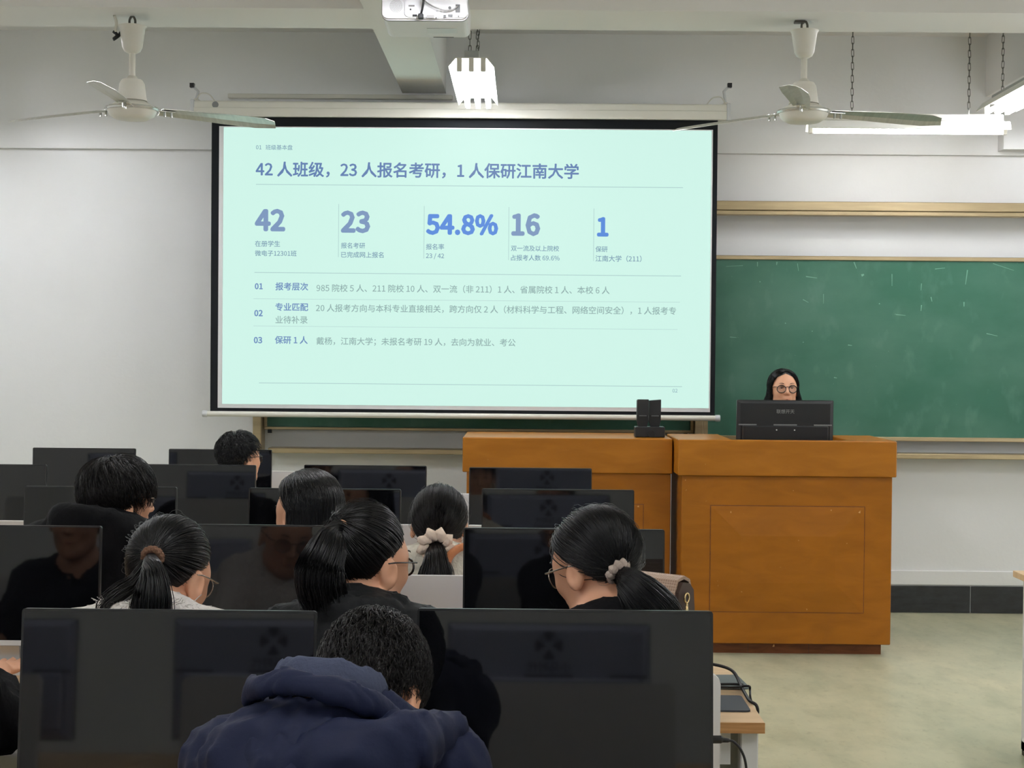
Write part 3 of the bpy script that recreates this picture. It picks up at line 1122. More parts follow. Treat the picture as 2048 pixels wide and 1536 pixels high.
def make_monitor(podium_model=False):
    """Origin on the desk under the stand; glass faces -y."""
    r = empty('monitor')
    back = 'podium_back' if podium_model else 'monitor_back'
    bm = bmesh.new()
    add_prism(bm, round_rect(MW, MH, .006, 3, 0, -MH / 2), -.006, .008, 'xz')
    hd = link('display', finish(bm, 'display'), 'bezel', r)
    box('screen', -MW / 2 + .0045, MW / 2 - .0045, -.0072, -.005, -MH + .016, -.0045, 'screen_glass', hd)
    box('chin', -MW / 2 + .001, MW / 2 - .001, -.0085, .004, -MH + .0005, -MH + .0145, 'silver' if not podium_model else 'bezel', hd, .001)
    bm = bmesh.new()
    A = [bm.verts.new((x, .008, z)) for x, z in ((-MW / 2 + .002, -MH + .002), (MW / 2 - .002, -MH + .002), (MW / 2 - .002, -.003), (-MW / 2 + .002, -.003))]
    Bv = [bm.verts.new((x, .022, z)) for x, z in ((-MW / 2 + .02, -MH + .02), (MW / 2 - .02, -MH + .02), (MW / 2 - .02, -.018), (-MW / 2 + .02, -.018))]
    for i in range(4):
        j = (i + 1) % 4
        bm.faces.new((A[i], A[j], Bv[j], Bv[i]))
    bm.faces.new(Bv)
    bc = link('back_cover', finish(bm, 'back_cover'), back, hd)
    box('back_bulge', -MW / 2 + .03, MW / 2 - .03, .02, .036, -MH + .03, -.142, back, hd, .006)
    for x0, x1 in ((-.065, .065), (-MW / 2 + .01, -MW / 2 + .11), (MW / 2 - .11, MW / 2 - .01)):
        box('vent_slot', x0, x1, .0215, .024, -.141, -.134, 'grey_print' if podium_model else 'emblem', hd)
    if podium_model:
        lettering('lettering', '联想开天', -.05, .05, -.072, .0228, 'grey_print', hd, .01, mirror_back=True)
        for x in (-.05, .05):
            lathe('screw', [(.004, 0), (.004, .038)], 'silver', hd, 10, (x, 0, -.165), 'y')
    else:
        e = link('emblem', emblem_mesh(.037), 'emblem', hd, (0, .0226, -.058))
        e.scale.x = 1
        lettering('lettering', '小马时代', -.058, .058, -.125, .0227, 'emblem', hd, .008, mirror_back=True)
    if podium_model:
        box('stand_base', -.12, .12, -.05, .02, 0, .004, 'podium_back', r, .001)
        return r
    nk = prism('stand_neck', [(-.035, .008), (.035, .008), (.028, .17), (-.028, .17)], .045, .062, 'chrome', r)
    box('stand_arm', -.03, .03, .03, .062, .16, .2, 'silver', r, .003)
    bm = bmesh.new()
    add_prism(bm, round_rect(.23, .17, .03, 5, 0, .02), 0, .010, 'xy')
    link('stand_base', finish(bm, 'stand_base'), 'silver', r)
    return r


def place_monitor(proto, first, px, top, Y, tilt, label, yaw=0, group='student monitors on the desk rows', z=.7505):
    o = proto if first else copy_tree(proto)
    q = at(px, top, Y)
    o.location = (q.x, Y, z)
    o.rotation_euler = (0, 0, R(yaw))
    h = next(c for c in o.children if c.name.startswith('display'))
    h.location = (0, 0, q.z - z)
    h.rotation_euler = (R(-tilt), 0, 0)
    tag(o, label, 'monitor', group)
    return o


ROWY = {0: 1.49, 1: 2.81, 2: 4.13, 3: 5.45, 4: 6.77, 5: 8.05}
proto = make_monitor()
MON = [
    (340, 1219, 1, 5.2, 'large dark monitor lower left behind the navy hooded jacket', 0),
    (1130, 1219, 1, 5.4, 'large dark monitor right of the navy jacket, nearest the aisle', 0),
    (4, 1050, 2, 4.0, 'monitor cut by the left frame edge, below the black hoodie', 0),
    (574, 1050, 2, 3.6, 'monitor between the two ponytailed women, partly hidden by both heads', 0),
    (1128, 1057, 2, 3.4, 'monitor with a lamp glint in its corner, before the taupe scrunchie', 0),
    (202, 973, 3, 3.4, 'monitor right in front of the young man in the black hoodie', .9),
    (650, 977, 3, 3.0, 'monitor in front of the long-haired woman facing left', 0),
    (1116, 978.5, 3, 3.0, 'monitor overlapping the wooden podium, second behind the taupe scrunchie woman', 0),
    (-28, 928, 4, 3.0, 'dark monitor at the far left, cut by the frame, under the white wall', 0),
    (390, 929, 4, 3.0, 'monitor hiding the chin of the short-haired man near the chalkboard', 0),
    (731, 930.5, 4, 2.6, 'monitor standing alone behind the cream scrunchie woman, left of the podium', 0),
    (1061, 935.5, 4, 2.2, 'monitor with emblem reflection directly against the left wooden podium', 0),
    (169, 896, 5, 2.4, 'bluish monitor of the front row against the bare white wall', 0),
    (441, 898.5, 5, 2.2, 'front-row monitor in front of the short-haired man with glasses', 0),
]
for i, (px, top, row, tilt, label, yaw) in enumerate(MON):
    place_monitor(proto, i == 0, px, top, ROWY[row], tilt, label, yaw)
# the row in front of the photographer, seen only as reflections
for k, x in enumerate((-1.46, -.66, .07)):
    o = copy_tree(proto)
    o.location = (x, ROWY[0], .7505)
    o.rotation_euler = (0, 0, R((-2, 1.5, 0)[k]))
    h = next(c for c in o.children if c.name.startswith('display'))
    h.location = (0, 0, (.385, .39, .395)[k])
    h.rotation_euler = (R(-5), 0, 0)
    tag(o, ('monitor with pale back out of view, reflected at far left', 'monitor with pale back out of view, reflected in the lower left screen',
            'monitor with pale back out of view, reflected in the lower right screen')[k], 'monitor', 'student monitors on the desk rows')
pm = make_monitor(True)
pm.rotation_euler = (0, 0, math.pi)
qm = at(1570, 800, 8.62)
pm.location = (qm.x, 8.62, zR - .1055)
h = next(c for c in pm.children if c.name.startswith('display'))
h.location = (0, 0, qm.z - zR + .105)
h.rotation_euler = (R(-2), 0, 0)
tag(pm, 'black monitor seen from behind on the podium before the speaker', 'monitor')
PM_Z = h.location.z

# ------------------------------------------------------------------ desks
def make_desk(x0, x1, Y, label, part_x=None, front=.51, wood='beech', back_panel=True):
    """Desk whose monitors stand at y = Y; users sit on the -y side."""
    yn, yf = Y - front, Y + .17
    r = empty('computer_desk', ((x0 + x1) / 2, Y, 0))
    tag(r, label, 'desk', 'white-framed beech computer desks')
    cx = (x0 + x1) / 2

    def B(nm, a, b, c, d, e, f, m, par, bev=0, seg=1):
        return box(nm, a - cx, b - cx, c - Y, d - Y, e, f, m, par, bev, seg)
    t = B('tabletop', x0, x1, yn, yf, .724, .75, 'beech', r, .0015)
    B('edge_band', x0, x1, yn - .0015, yn, .7245, .7495, 'beech_edge', t)
    for xx in (x0 + .012, x1 - .072):
        lg = B('leg', xx + .018, xx + .06, yn + .02, yn + .07, .02, .724, 'white_metal', r, .003)
        B('leg', xx + .018, xx + .06, yf - .09, yf - .04, .02, .724, 'white_metal', r, .003)
        B('side_panel', xx + .03, xx + .045, yn + .07, yf - .09, .12, .70, 'grey_metal', r)
        B('foot_rail', xx + .018, xx + .06, yn + .02, yf - .04, .02, .06, 'white_metal', r, .003)
        for yy in (yn + .045, yf - .065):
            B('foot', xx + .02, xx + .058, yy - .02, yy + .02, 0, .02, 'rubber', r)
    B('apron', x0 + .075, x1 - .075, yn + .04, yn + .055, .64, .724, 'white_metal', r)
    if back_panel:
        a, b = part_x if part_x else (x0 + .06, x1 - .06)
        bm = bmesh.new()
        h1, h0, rr = .993, .42, .02
        pts = [(a - cx, h0), (b - cx, h0), (b - cx, h1 - rr)]
        pts += [(b - cx - rr + rr * math.cos(R(t_)), h1 - rr + rr * math.sin(R(t_))) for t_ in (30, 60, 90)]
        pts += [(a - cx + rr + rr * math.cos(R(t_)), h1 - rr + rr * math.sin(R(t_))) for t_ in (90, 120, 150)]
        pts += [(a - cx, h1 - rr)]
        add_prism(bm, pts, .172, .192, 'xz')
        link('privacy_panel', finish(bm, 'privacy_panel'), 'white_metal', r)
    return r


XD = at(1530, 1443, ROWY[2] - .51).x
XPE = at(1440, 1400, ROWY[1] + .18).x
rowname = {0: 'in front of the photographer', 1: 'under the two large near monitors', 2: 'in front of the ponytailed women', 3: 'in front of the black hoodie', 4: 'fourth from the camera', 5: 'nearest the chalkboard wall'}
for k in (0, 1, 2, 3, 4, 5):
    Y = ROWY[k]
    xe = XD if k != 1 else XPE + .02
    if k != 5:
        make_desk(-1.04, xe, Y, 'beech computer desk of the row %s, aisle end' % rowname[k], part_x=(-.86, XPE))
    make_desk(-2.72, -1.05, Y, 'beech computer desk of the row %s, left wall end' % rowname[k], part_x=(-2.66, -1.22))
qd = at(2026, 1131, 6.35)
make_desk(qd.x, qd.x + 1.5, 6.35 - .17, 'beech desk across the aisle, cut by the right frame edge', back_panel=False)

# things on the aisle end of the second desk
YD2 = ROWY[2] - .51


def pad(px, py, w, d, rz, m, label):
    zt = .75
    # point on the desk plane under the pixel
    dvec = C2W @ Vector(((px - 1024) / F_PX, (768 - py) / F_PX, -1))
    p = CAM + dvec * ((zt - CAM.z) / dvec.z)
    bm = bmesh.new()
    add_prism(bm, round_rect(w, d, .012, 4), 0, .004, 'xy')
    o = link('mouse_pad', finish(bm, 'mouse_pad'), m, None, (p.x, p.y, zt + .0005), (0, 0, R(rz)))
    tag(o, label, 'mouse pad', 'mouse pads on the aisle desk end')
    return p


pad(1395, 1408, .24, .17, 0, 'mousepad', 'near black mouse pad on the beech desk end')
pad(1405, 1366, .22, .17, 4, 'mousepad_grey', 'far grey mouse pad beneath coiled black cable')


def desk_pt(px, py, z):
    dvec = C2W @ Vector(((px - 1024) / F_PX, (768 - py) / F_PX, -1))
    return CAM + dvec * ((z - CAM.z) / dvec.z)


c1_ = tube('cable', spline([desk_pt(1380, 1325, .80), desk_pt(1428, 1329, .80), desk_pt(1465, 1342, .79), desk_pt(1482, 1372, .765), desk_pt(1493, 1392, .758), desk_pt(1500, 1402, .757), Vector((XD + .007, 3.80, .75)), Vector((XD + .008, 3.80, .728)), Vector((XD - .02, 3.80, .715))], 8), .0042, 'rubber', None, 8)
tag(c1_, 'black cable arching over the mouse pads and off the desk edge', 'cable')
pts = []
for i in range(26):
    a = i * 1.05
    pts.append(desk_pt(1455 + 34 * math.cos(a) + (i % 3) * 2, 1371 + 3.2 * math.sin(a), .7615 + .0022 * (i % 4)))
pts += [desk_pt(1497, 1372, .77), desk_pt(1500, 1380, .758), Vector((XD + .006, 3.90, .752)), Vector((XD + .0075, 3.90, .728)), Vector((XD - .02, 3.91, .715))]
c2_ = tube('cable', spline(pts, 4), .0032, 'rubber', None, 6)
tag(c2_, 'coiled black mouse cable lying between two mouse pads', 'cable')
# plug and lead at the right of the near aisle monitor
YC = 2.835
pl = empty('display_cable', at(1428, 1478, YC))
o0 = Vector(pl.location)
tag(pl, 'black plug and lead sticking out beside the near aisle monitor', 'cable')
bm = bmesh.new()
add_tube(bm, [at(1420, 1479, YC) - o0, at(1442, 1479, YC) - o0, at(1446, 1480, YC) - o0, at(1456, 1481, YC) - o0, at(1459, 1481, YC) - o0], [.0075, .0075, .005, .004, .003], 8)
link('plug', finish(bm, 'plug'), 'rubber', pl, smooth=False)
P = [at(1456, 1481, YC), at(1468, 1484, YC), at(1482, 1500, YC), at(1491, 1525, YC), at(1492, 1560, YC), at(1480, 1620, YC), Vector((at(1440, 1640, YC).x, YC + .02, .76))]
tube('lead', spline([p - o0 for p in P], 6), .0025, 'rubber', pl, 7)
# handbag on the second desk
YH = 3.98
hb = at(1360, 1200, YH)
bag = empty('handbag', (hb.x - .03, YH, .755))
tag(bag, 'taupe patterned handbag with dark sides standing on the desk', 'handbag')
zt = at(1340, 1140, YH).z - .755
bm = bmesh.new()
prof = [(-.05, 0), (.055, 0), (.045, .12), (.03, zt - .03), (.012, zt - .012), (-.02, zt - .006), (-.04, zt - .03)]
add_prism(bm, prof, -.22, .055, 'yz')
link('body', finish(bm, 'body'), 'bag_dark', bag)
bm = bmesh.new()
fl = [(-.055, .10), (-.048, zt - .04), (-.03, zt), (.0, zt + .008), (.028, zt - .004), (.04, zt - .04), (.048, .06), (.044, .06), (.034, zt - .042), (.022, zt - .01), (0, zt - .001), (-.026, zt - .006), (-.042, zt - .04), (-.05, .10)]
add_prism(bm, fl, -.225, .045, 'yz')
link('flap', finish(bm, 'flap'), 'bag', bag)
rg_pts = [(.060 + .001, -.012 + .010 * math.cos(t), zt - .045 + .012 * math.sin(t)) for t in np.linspace(0, 2 * math.pi, 14)[:-1]]
bm = bmesh.new()
add_tube(bm, rg_pts, .0026, 6, closed=True)
rg = link('ring', finish(bm, 'ring'), 'gold', bag, smooth=True)
tube('clasp', [(.062, -.014, zt - .055), (.064, -.017, zt - .075), (.064, -.019, zt - .095)], [.003, .0045, .0075], 'gold', rg, 8)
box('strap', .058, .064, -.033, -.008, .02, zt - .10, 'bag_dark', bag, .002)
bag.rotation_euler = (0, 0, R(-38))
bag.location.x -= .012
bag.location.y -= .13

# ================================================================== people
def axis(lo, hi, coarse, fines):
    """Rectilinear sample positions, finer inside the given (a, b, h) spans."""
    x = lo
    out = [x]
    while x < hi:
        h = coarse
        for a, b, hf in fines:
            if a - coarse < x < b:
                h = min(h, hf)
        x += h
        out.append(x)
    return np.array(out, dtype=np.float64)


class Field:
    def __init__(s, xs, ys, zs):
        s.xs, s.ys, s.zs = xs, ys, zs
        s.D = np.full((len(xs), len(ys), len(zs)), .5)

    def sub(s, lo, hi):
        sl = []
        for ax, a, b in ((s.xs, lo[0], hi[0]), (s.ys, lo[1], hi[1]), (s.zs, lo[2], hi[2])):
            i0, i1 = np.searchsorted(ax, a), np.searchsorted(ax, b)
            sl.append(slice(max(0, i0 - 1), min(len(ax), i1 + 1)))
        return tuple(sl)

    def grid(s, sl):
        return s.xs[sl[0]][:, None, None], s.ys[sl[1]][None, :, None], s.zs[sl[2]][None, None, :]

    def blend(s, sl, d, k, op):
        D = s.D[sl]
        if op == 'u':
            h = np.maximum(k - np.abs(D - d), 0) / k if k > 0 else 0
            s.D[sl] = np.minimum(D, d) - h * h * k / 4
        else:
            h = np.maximum(k - np.abs(D + d), 0) / k if k > 0 else 0
            s.D[sl] = np.maximum(D, -d) + h * h * k / 4

    def capsule(s, a, b, ra, rb=None, k=.03, op='u', flat=None):
        a, b = np.array(a, float), np.array(b, float)
        rb = ra if rb is None else rb
        m = max(ra, rb) + k + .05
        sl = s.sub(np.minimum(a, b) - m, np.maximum(a, b) + m)
        X, Y, Z = s.grid(sl)
        ab = b - a
        L = ab @ ab + 1e-12
        t = np.clip(((X - a[0]) * ab[0] + (Y - a[1]) * ab[1] + (Z - a[2]) * ab[2]) / L, 0, 1)
        d = np.sqrt((X - a[0] - ab[0] * t) ** 2 + (Y - a[1] - ab[1] * t) ** 2 + (Z - a[2] - ab[2] * t) ** 2) - (ra + (rb - ra) * t)
        s.blend(sl, d, k, op)

    def ellipsoid(s, c, r, rot=None, k=.03, op='u'):
        c, r = np.array(c, float), np.array(r, float)
        m = r.max() + k + .05
        sl = s.sub(c - m, c + m)
        X, Y, Z = s.grid(sl)
        X, Y, Z = X - c[0], Y - c[1], Z - c[2]
        if rot is not None:
            X, Y, Z = (rot[0][0] * X + rot[1][0] * Y + rot[2][0] * Z, rot[0][1] * X + rot[1][1] * Y + rot[2][1] * Z, rot[0][2] * X + rot[1][2] * Y + rot[2][2] * Z)
        k0 = np.sqrt((X / r[0]) ** 2 + (Y / r[1]) ** 2 + (Z / r[2]) ** 2)
        k1 = np.sqrt((X / r[0] ** 2) ** 2 + (Y / r[1] ** 2) ** 2 + (Z / r[2] ** 2) ** 2) + 1e-9
        s.blend(sl, k0 * (k0 - 1) / k1, k, op)

    def torus(s, c, rx, ry, rr, rot=None, k=.02, squash=1.0):
        """Elliptic ring in its local xy plane, tube radius rr (scaled along local z by squash)."""
        c = np.array(c, float)
        m = max(rx, ry) + rr * max(1, squash) + k + .05
        sl = s.sub(c - m, c + m)
        X, Y, Z = s.grid(sl)
        X, Y, Z = X - c[0], Y - c[1], Z - c[2]
        if rot is not None:
            X, Y, Z = (rot[0][0] * X + rot[1][0] * Y + rot[2][0] * Z, rot[0][1] * X + rot[1][1] * Y + rot[2][1] * Z, rot[0][2] * X + rot[1][2] * Y + rot[2][2] * Z)
        rad = np.sqrt((X / rx) ** 2 + (Y / ry) ** 2) + 1e-9
        d1 = (rad - 1) * np.sqrt(X ** 2 + Y ** 2) / rad
        d = (np.sqrt(d1 ** 2 + (Z / squash) ** 2) - rr)
        s.blend(sl, d, k, 'u')

    def wrinkle(s, amp, f, seed=0, f2=2.3):
        X, Y, Z = s.xs[:, None, None], s.ys[None, :, None], s.zs[None, None, :]
        p = seed * 1.7
        n = np.sin(f * (X * .8 + Z * .9 + .35 * np.sin(f * .5 * Y + p)) + p) * np.sin(f * (Z * 1.1 - X * .5 + .4 * np.sin(f * .6 * X + p)) + 2 * p)
        n = n + .5 * np.sin(f2 * f * (Z + .5 * X + .4 * np.sin(f * Y + p))) * np.sin(f * 1.3 * X + 3 * Y * f * .3 + p)
        s.D += amp * n

    def cut_z(s, z, above=True):
        Z = s.zs[None, None, :]
        s.D = np.maximum(s.D, (Z - z) if above else (z - Z))

    def mesh(s, name):
        D = s.D
        ins = D < 0
        nx, ny, nz = D.shape
        cnt = np.zeros((nx - 1, ny - 1, nz - 1), np.int8)
        for a in (0, 1):
            for b in (0, 1):
                for c in (0, 1):
                    cnt += ins[a:nx - 1 + a, b:ny - 1 + b, c:nz - 1 + c]
        act = (cnt > 0) & (cnt < 8)
        idx = np.full(act.shape, -1, np.int64)
        I, J, K = np.nonzero(act)
        idx[I, J, K] = np.arange(len(I))
        pos = np.zeros((len(I), 3))
        num = np.zeros(len(I))
        for ax in range(3):
            for u in (0, 1):
                for v in (0, 1):
                    o = [0, 0, 0]
                    oth = [q for q in range(3) if q != ax]
                    o[oth[0]], o[oth[1]] = u, v
                    e = list(o)
                    e[ax] = 1
                    A = D[I + o[0], J + o[1], K + o[2]]
                    B = D[I + e[0], J + e[1], K + e[2]]
                    mk = (A < 0) != (B < 0)
                    t = np.where(mk, A / np.where(mk, A - B, 1), 0)
                    P0 = np.stack((s.xs[I + o[0]], s.ys[J + o[1]], s.zs[K + o[2]]), 1)
                    P1 = np.stack((s.xs[I + e[0]], s.ys[J + e[1]], s.zs[K + e[2]]), 1)
                    pos += np.where(mk[:, None], P0 + (P1 - P0) * t[:, None], 0)
                    num += mk
        pos /= num[:, None]
        quads = []
        for ax in range(3):
            o1, o2 = [(1, 2), (2, 0), (0, 1)][ax]
            a = [slice(None)] * 3
            b = [slice(None)] * 3
            a[ax], b[ax] = slice(0, -1), slice(1, None)
            sg0, sg1 = ins[tuple(a)], ins[tuple(b)]
            e = np.argwhere(sg0 != sg1)
            ok = (e[:, o1] >= 1) & (e[:, o2] >= 1) & (e[:, o1] < D.shape[o1] - 1) & (e[:, o2] < D.shape[o2] - 1)
            e = e[ok]
            flip = sg0[e[:, 0], e[:, 1], e[:, 2]]
            q = []
            for d1, d2 in ((1, 1), (0, 1), (0, 0), (1, 0)):
                c = e.copy()
                c[:, o1] -= d1
                c[:, o2] -= d2
                q.append(idx[c[:, 0], c[:, 1], c[:, 2]])
            q = np.stack(q, 1)
            q[~flip] = q[~flip][:, ::-1]
            quads.append(q)
        quads = np.concatenate(quads)
        quads = quads[(quads >= 0).all(1)]
        me = bpy.data.meshes.new(name)
        me.vertices.add(len(pos))
        me.vertices.foreach_set('co', pos.ravel())
        me.loops.add(len(quads) * 4)
        me.loops.foreach_set('vertex_index', quads.ravel().astype(np.int32))
        me.polygons.add(len(quads))
        me.polygons.foreach_set('loop_start', np.arange(0, len(quads) * 4, 4, dtype=np.int32))
        me.polygons.foreach_set('use_smooth', np.ones(len(quads), bool))
        me.update(calc_edges=True)
        return me


def rotm(yaw, pitch, roll):
    return np.array((Matrix.Rotation(R(yaw), 3, 'Z') @ Matrix.Rotation(R(pitch), 3, 'X') @ Matrix.Rotation(R(roll), 3, 'Y')))


def strands_mesh(name, P, rad, extra=None):
    """P (n, m, 3) polylines, rad (n, m) radii -> thin three-sided tubes in one mesh."""
    n, m, _ = P.shape
    T = np.gradient(P, axis=1)
    T /= np.linalg.norm(T, axis=2, keepdims=True) + 1e-9
    ref = np.where(np.abs(T[..., 2:3]) < .95, np.array([0, 0, 1.0]), np.array([1.0, 0, 0]))
    U = np.cross(T, ref)
    U /= np.linalg.norm(U, axis=2, keepdims=True) + 1e-9
    V = np.cross(T, U)
    ring = []
    for k in range(3):
        a = 2 * math.pi * k / 3
        ring.append(P + (U * math.cos(a) + V * math.sin(a)) * rad[..., None])
    co = np.stack(ring, 2).reshape(-1, 3)                    # n, m, 3
    base = (np.arange(n)[:, None] * m + np.arange(m - 1)[None, :]) * 3
    q = []
    for k in range(3):
        k2 = (k + 1) % 3
        q.append(np.stack((base + k, base + 3 + k, base + 3 + k2, base + k2), -1).reshape(-1, 4))
    quads = np.concatenate(q)
    if extra is not None:
        vs, fs = extra
        quads = np.concatenate((quads, fs + len(co)))
        co = np.concatenate((co, vs))
    me = bpy.data.meshes.new(name)
    me.vertices.add(len(co))
    me.vertices.foreach_set('co', co.ravel())
    me.loops.add(len(quads) * 4)
    me.loops.foreach_set('vertex_index', quads.ravel().astype(np.int32))
    me.polygons.add(len(quads))
    me.polygons.foreach_set('loop_start', np.arange(0, len(quads) * 4, 4, dtype=np.int32))
    me.polygons.foreach_set('use_smooth', np.ones(len(quads), bool))
    me.update(calc_edges=True)
    return me


SK_C = np.array([0, -.012, .028])
SK_R = np.array([.0745, .094, .088])
HAIRLINE_A = np.radians([0, 45, 75, 95, 112, 135, 180])
HAIRLINE_Z = np.array([-.97, -.93, -.72, -.15, .05, .45, .62])


def hair_min(d):
    a = np.arccos(np.clip(-d[:, 1] / (np.sqrt(d[:, 0] ** 2 + d[:, 1] ** 2) + 1e-9), -1, 1))
    return np.interp(a, HAIRLINE_A, HAIRLINE_Z)


def slerp(a, b, t):
    """a, b (n,3), t (m) -> (n, m, 3)."""
    dt = np.clip((a * b).sum(1), -1, 1)
    th = np.arccos(dt)[:, None, None]
    s = np.sin(th) + 1e-6
    t = t[None, :, None] if t.ndim == 1 else t[:, :, None]
    o = (np.sin((1 - t) * th) * a[:, None] + np.sin(t * th) * b[:, None]) / s
    return o / (np.linalg.norm(o, axis=2, keepdims=True) + 1e-9)


def scalp_points(n, pad=0.0):
    out = np.zeros((0, 3))
    while len(out) < n:
        d = rng.normal(size=(n * 3, 3))
        d /= np.linalg.norm(d, axis=1, keepdims=True)
        out = np.concatenate((out, d[d[:, 2] > hair_min(d) + pad]))
    return out[:n]


def scalp_cap(off):
    """Closed-looking hair cap surface as (verts, quads) in head space."""
    nu, nv = 64, 26
    vs, ids = [], {}
    u = np.linspace(0, 2 * math.pi, nu, endpoint=False)
    fs = []
    for i in range(nu):
        az = u[i]
        dxy = np.array([math.sin(az), -math.cos(az)])
        zmin = hair_min(np.array([[dxy[0], dxy[1], 0]]))[0]
        th1 = math.acos(np.clip(zmin, -1, 1))
        for j in range(nv):
            th = .02 + (th1 - .02) * j / (nv - 1)
            d = np.array([math.sin(th) * dxy[0], math.sin(th) * dxy[1], math.cos(th)])
            o = off * (1 if j < nv - 2 else .2)
            vs.append(SK_C + d * (SK_R + o))
    for i in range(nu):
        for j in range(nv - 1):
            a, b = i * nv + j, ((i + 1) % nu) * nv + j
            fs.append((a, a + 1, b + 1, b))
    return np.array(vs), np.array(fs)


def finish_hair(name, P, rad, capoff, Rm, C, parent, material, loc):
    vs, fs = scalp_cap(capoff)
    vs = vs @ Rm.T + C
    me = strands_mesh(name, P @ Rm.T + C, rad, (vs, fs))
    return link(name, me, material, parent)


def radii(n, m, r0, r1=None):
    t = np.linspace(0, 1, m)[None, :]
    r1 = r0 if r1 is None else r1
    return (r0 + (r1 - r0) * t) * (.75 + .5 * rng.random((n, 1)))


def hair_ponytail(parent, Rm, C, tie, tail, tail_r, material='hair', n=2600, loose=120, name='hair', tail_n=900, grip=.012):
    """Hair combed back over the skull to a tie direction; tail = control points in parent space, tail_r radii along it."""
    tie = np.array(tie, float)
    tie /= np.linalg.norm(tie)
    d0 = scalp_points(n)
    m = 12
    t = np.linspace(0, 1, m)
    D = slerp(d0, np.repeat(tie[None], n, 0), t)
    off = (.004 + .007 * rng.random((n, 1))) * np.sin(np.clip(t, 0, 1) * math.pi * .9 + .25)[None, :] + .002
    off = off + .004 * t[None, :] ** 3
    P = SK_C + D * (SK_R + off[..., None])
    jit = rng.normal(size=(n, 1, 3)) * grip * .5
    P = P + jit * (t ** 4)[None, :, None]
    rad = radii(n, m, .0008, .0011)
    # loose flyaway hairs
    if loose:
        dl = scalp_points(loose)
        Dl = slerp(dl, np.repeat(tie[None], loose, 0), t)
        offl = .008 + (.004 + .012 * rng.random((loose, 1))) * np.sin(t * math.pi)[None, :]
        Pl = SK_C + Dl * (SK_R + offl[..., None])
        P = np.concatenate((P, Pl))
        rad = np.concatenate((rad, radii(loose, m, .00035)))
    vs, fs = scalp_cap(.0045)
    W1 = P @ Rm.T + C
    # tail
    ctrl = [Vector(p) for p in tail]
    mt = 16
    sp = spline(ctrl, 8)
    idx = np.linspace(0, len(sp) - 1, mt)
    cl = np.array([sp[int(round(i))] for i in idx])
    T = np.gradient(cl, axis=0)
    T /= np.linalg.norm(T, axis=1, keepdims=True)
    ref = np.array([0, 1.0, .2])
    U = np.cross(T, ref)
    U /= np.linalg.norm(U, axis=1, keepdims=True)
    V = np.cross(T, U)
    ang = rng.random(tail_n) * 2 * math.pi
    rr = np.sqrt(rng.random(tail_n)) * .98 + .02
    prof = np.interp(np.linspace(0, 1, mt), np.linspace(0, 1, len(tail_r)), tail_r)
    wob = rng.normal(size=(tail_n, 1, 3)) * .010 * (np.linspace(0, 1, mt) ** 2)[None, :, None]
    Pt = cl[None] + (U[None] * (np.cos(ang) * rr)[:, None, None] + V[None] * (np.sin(ang) * rr)[:, None, None] * .8) * prof[None, :, None] + wob
    short = (.82 + .18 * rng.random((tail_n, 1, 1)))
    Pt = Pt[:, :1] + (Pt - Pt[:, :1]) * np.where(np.linspace(0, 1, mt)[None, :, None] > .6, short, 1) if False else Pt
    rt = radii(tail_n, mt, .0012, .0007)
    me1 = strands_mesh(name, W1, rad, (vs @ Rm.T + C, fs))
    h = link(name, me1, material, parent)
    me2 = strands_mesh('ponytail', Pt, rt)
    # solid core so that light does not shine through
    bm = bmesh.new()
    add_tube(bm, [Vector(c) for c in cl], [max(.004, p * .72) for p in prof], 12)
    core = finish(bm, 'core')
    bm = bmesh.new()
    bm.from_mesh(me2)
    bm.from_mesh(core)
    bm.to_mesh(me2)
    bm.free()
    link('ponytail', me2, material, h, smooth=True)
    return h


def hair_long(parent, Rm, C, length, az_lo, az_hi, material='hair', n=2600, part=(0, .25, 1), droop=.0, puff=.012, front=None):
    """Straight hair falling from a parting; azimuths measured from the back of the head."""
    m = 16
    if front:
        HAIRLINE_Z[-1], HAIRLINE_Z[-2] = front, .5
    az = np.radians(az_lo + (az_hi - az_lo) * rng.random(n))
    d0 = np.stack((rng.normal(size=n) * .06, np.linspace(-.45, .62, n)[rng.permutation(n)], np.ones(n)), 1)
    d0 /= np.linalg.norm(d0, axis=1, keepdims=True)
    low = -.25 + .08 * rng.random(n)
    d1 = np.stack((np.sin(az) * np.sqrt(1 - low ** 2), -np.cos(az) * np.sqrt(1 - low ** 2), low), 1)
    k = 9
    t = np.linspace(0, 1, k)
    D = slerp(d0, d1, t)
    lay = rng.random((n, 1))
    off = (.004 + puff * lay) * (np.sin(t * math.pi / 2)[None, :] * .8 + .4)
    P = SK_C + D * (SK_R + off[..., None])
    P = P @ Rm.T
    # falling ends, straight down in parent space
    end = P[:, -1:, :]
    tt = np.linspace(0, 1, m - k + 1)[1:]
    L = length * (.85 + .15 * rng.random((n, 1, 1)))
    rad_dir = P[:, -1, :2] / (np.linalg.norm(P[:, -1, :2], axis=1, keepdims=True) + 1e-9)
    fall = np.zeros((n, len(tt), 3))
    fall[..., 2] = -L[..., 0] * tt[None]
    fall[..., :2] = rad_dir[:, None, :] * (droop * (tt ** 1.5))[None, :, None]
    fall += rng.normal(size=(n, 1, 3)) * .006 * tt[None, :, None]
    P = np.concatenate((P, end + fall), 1)
    vs, fs = scalp_cap(.004)
    me = strands_mesh('hair', P + C, radii(n, m, .0011, .0008), (vs @ Rm.T + C, fs))
    return link('hair', me, material, parent)


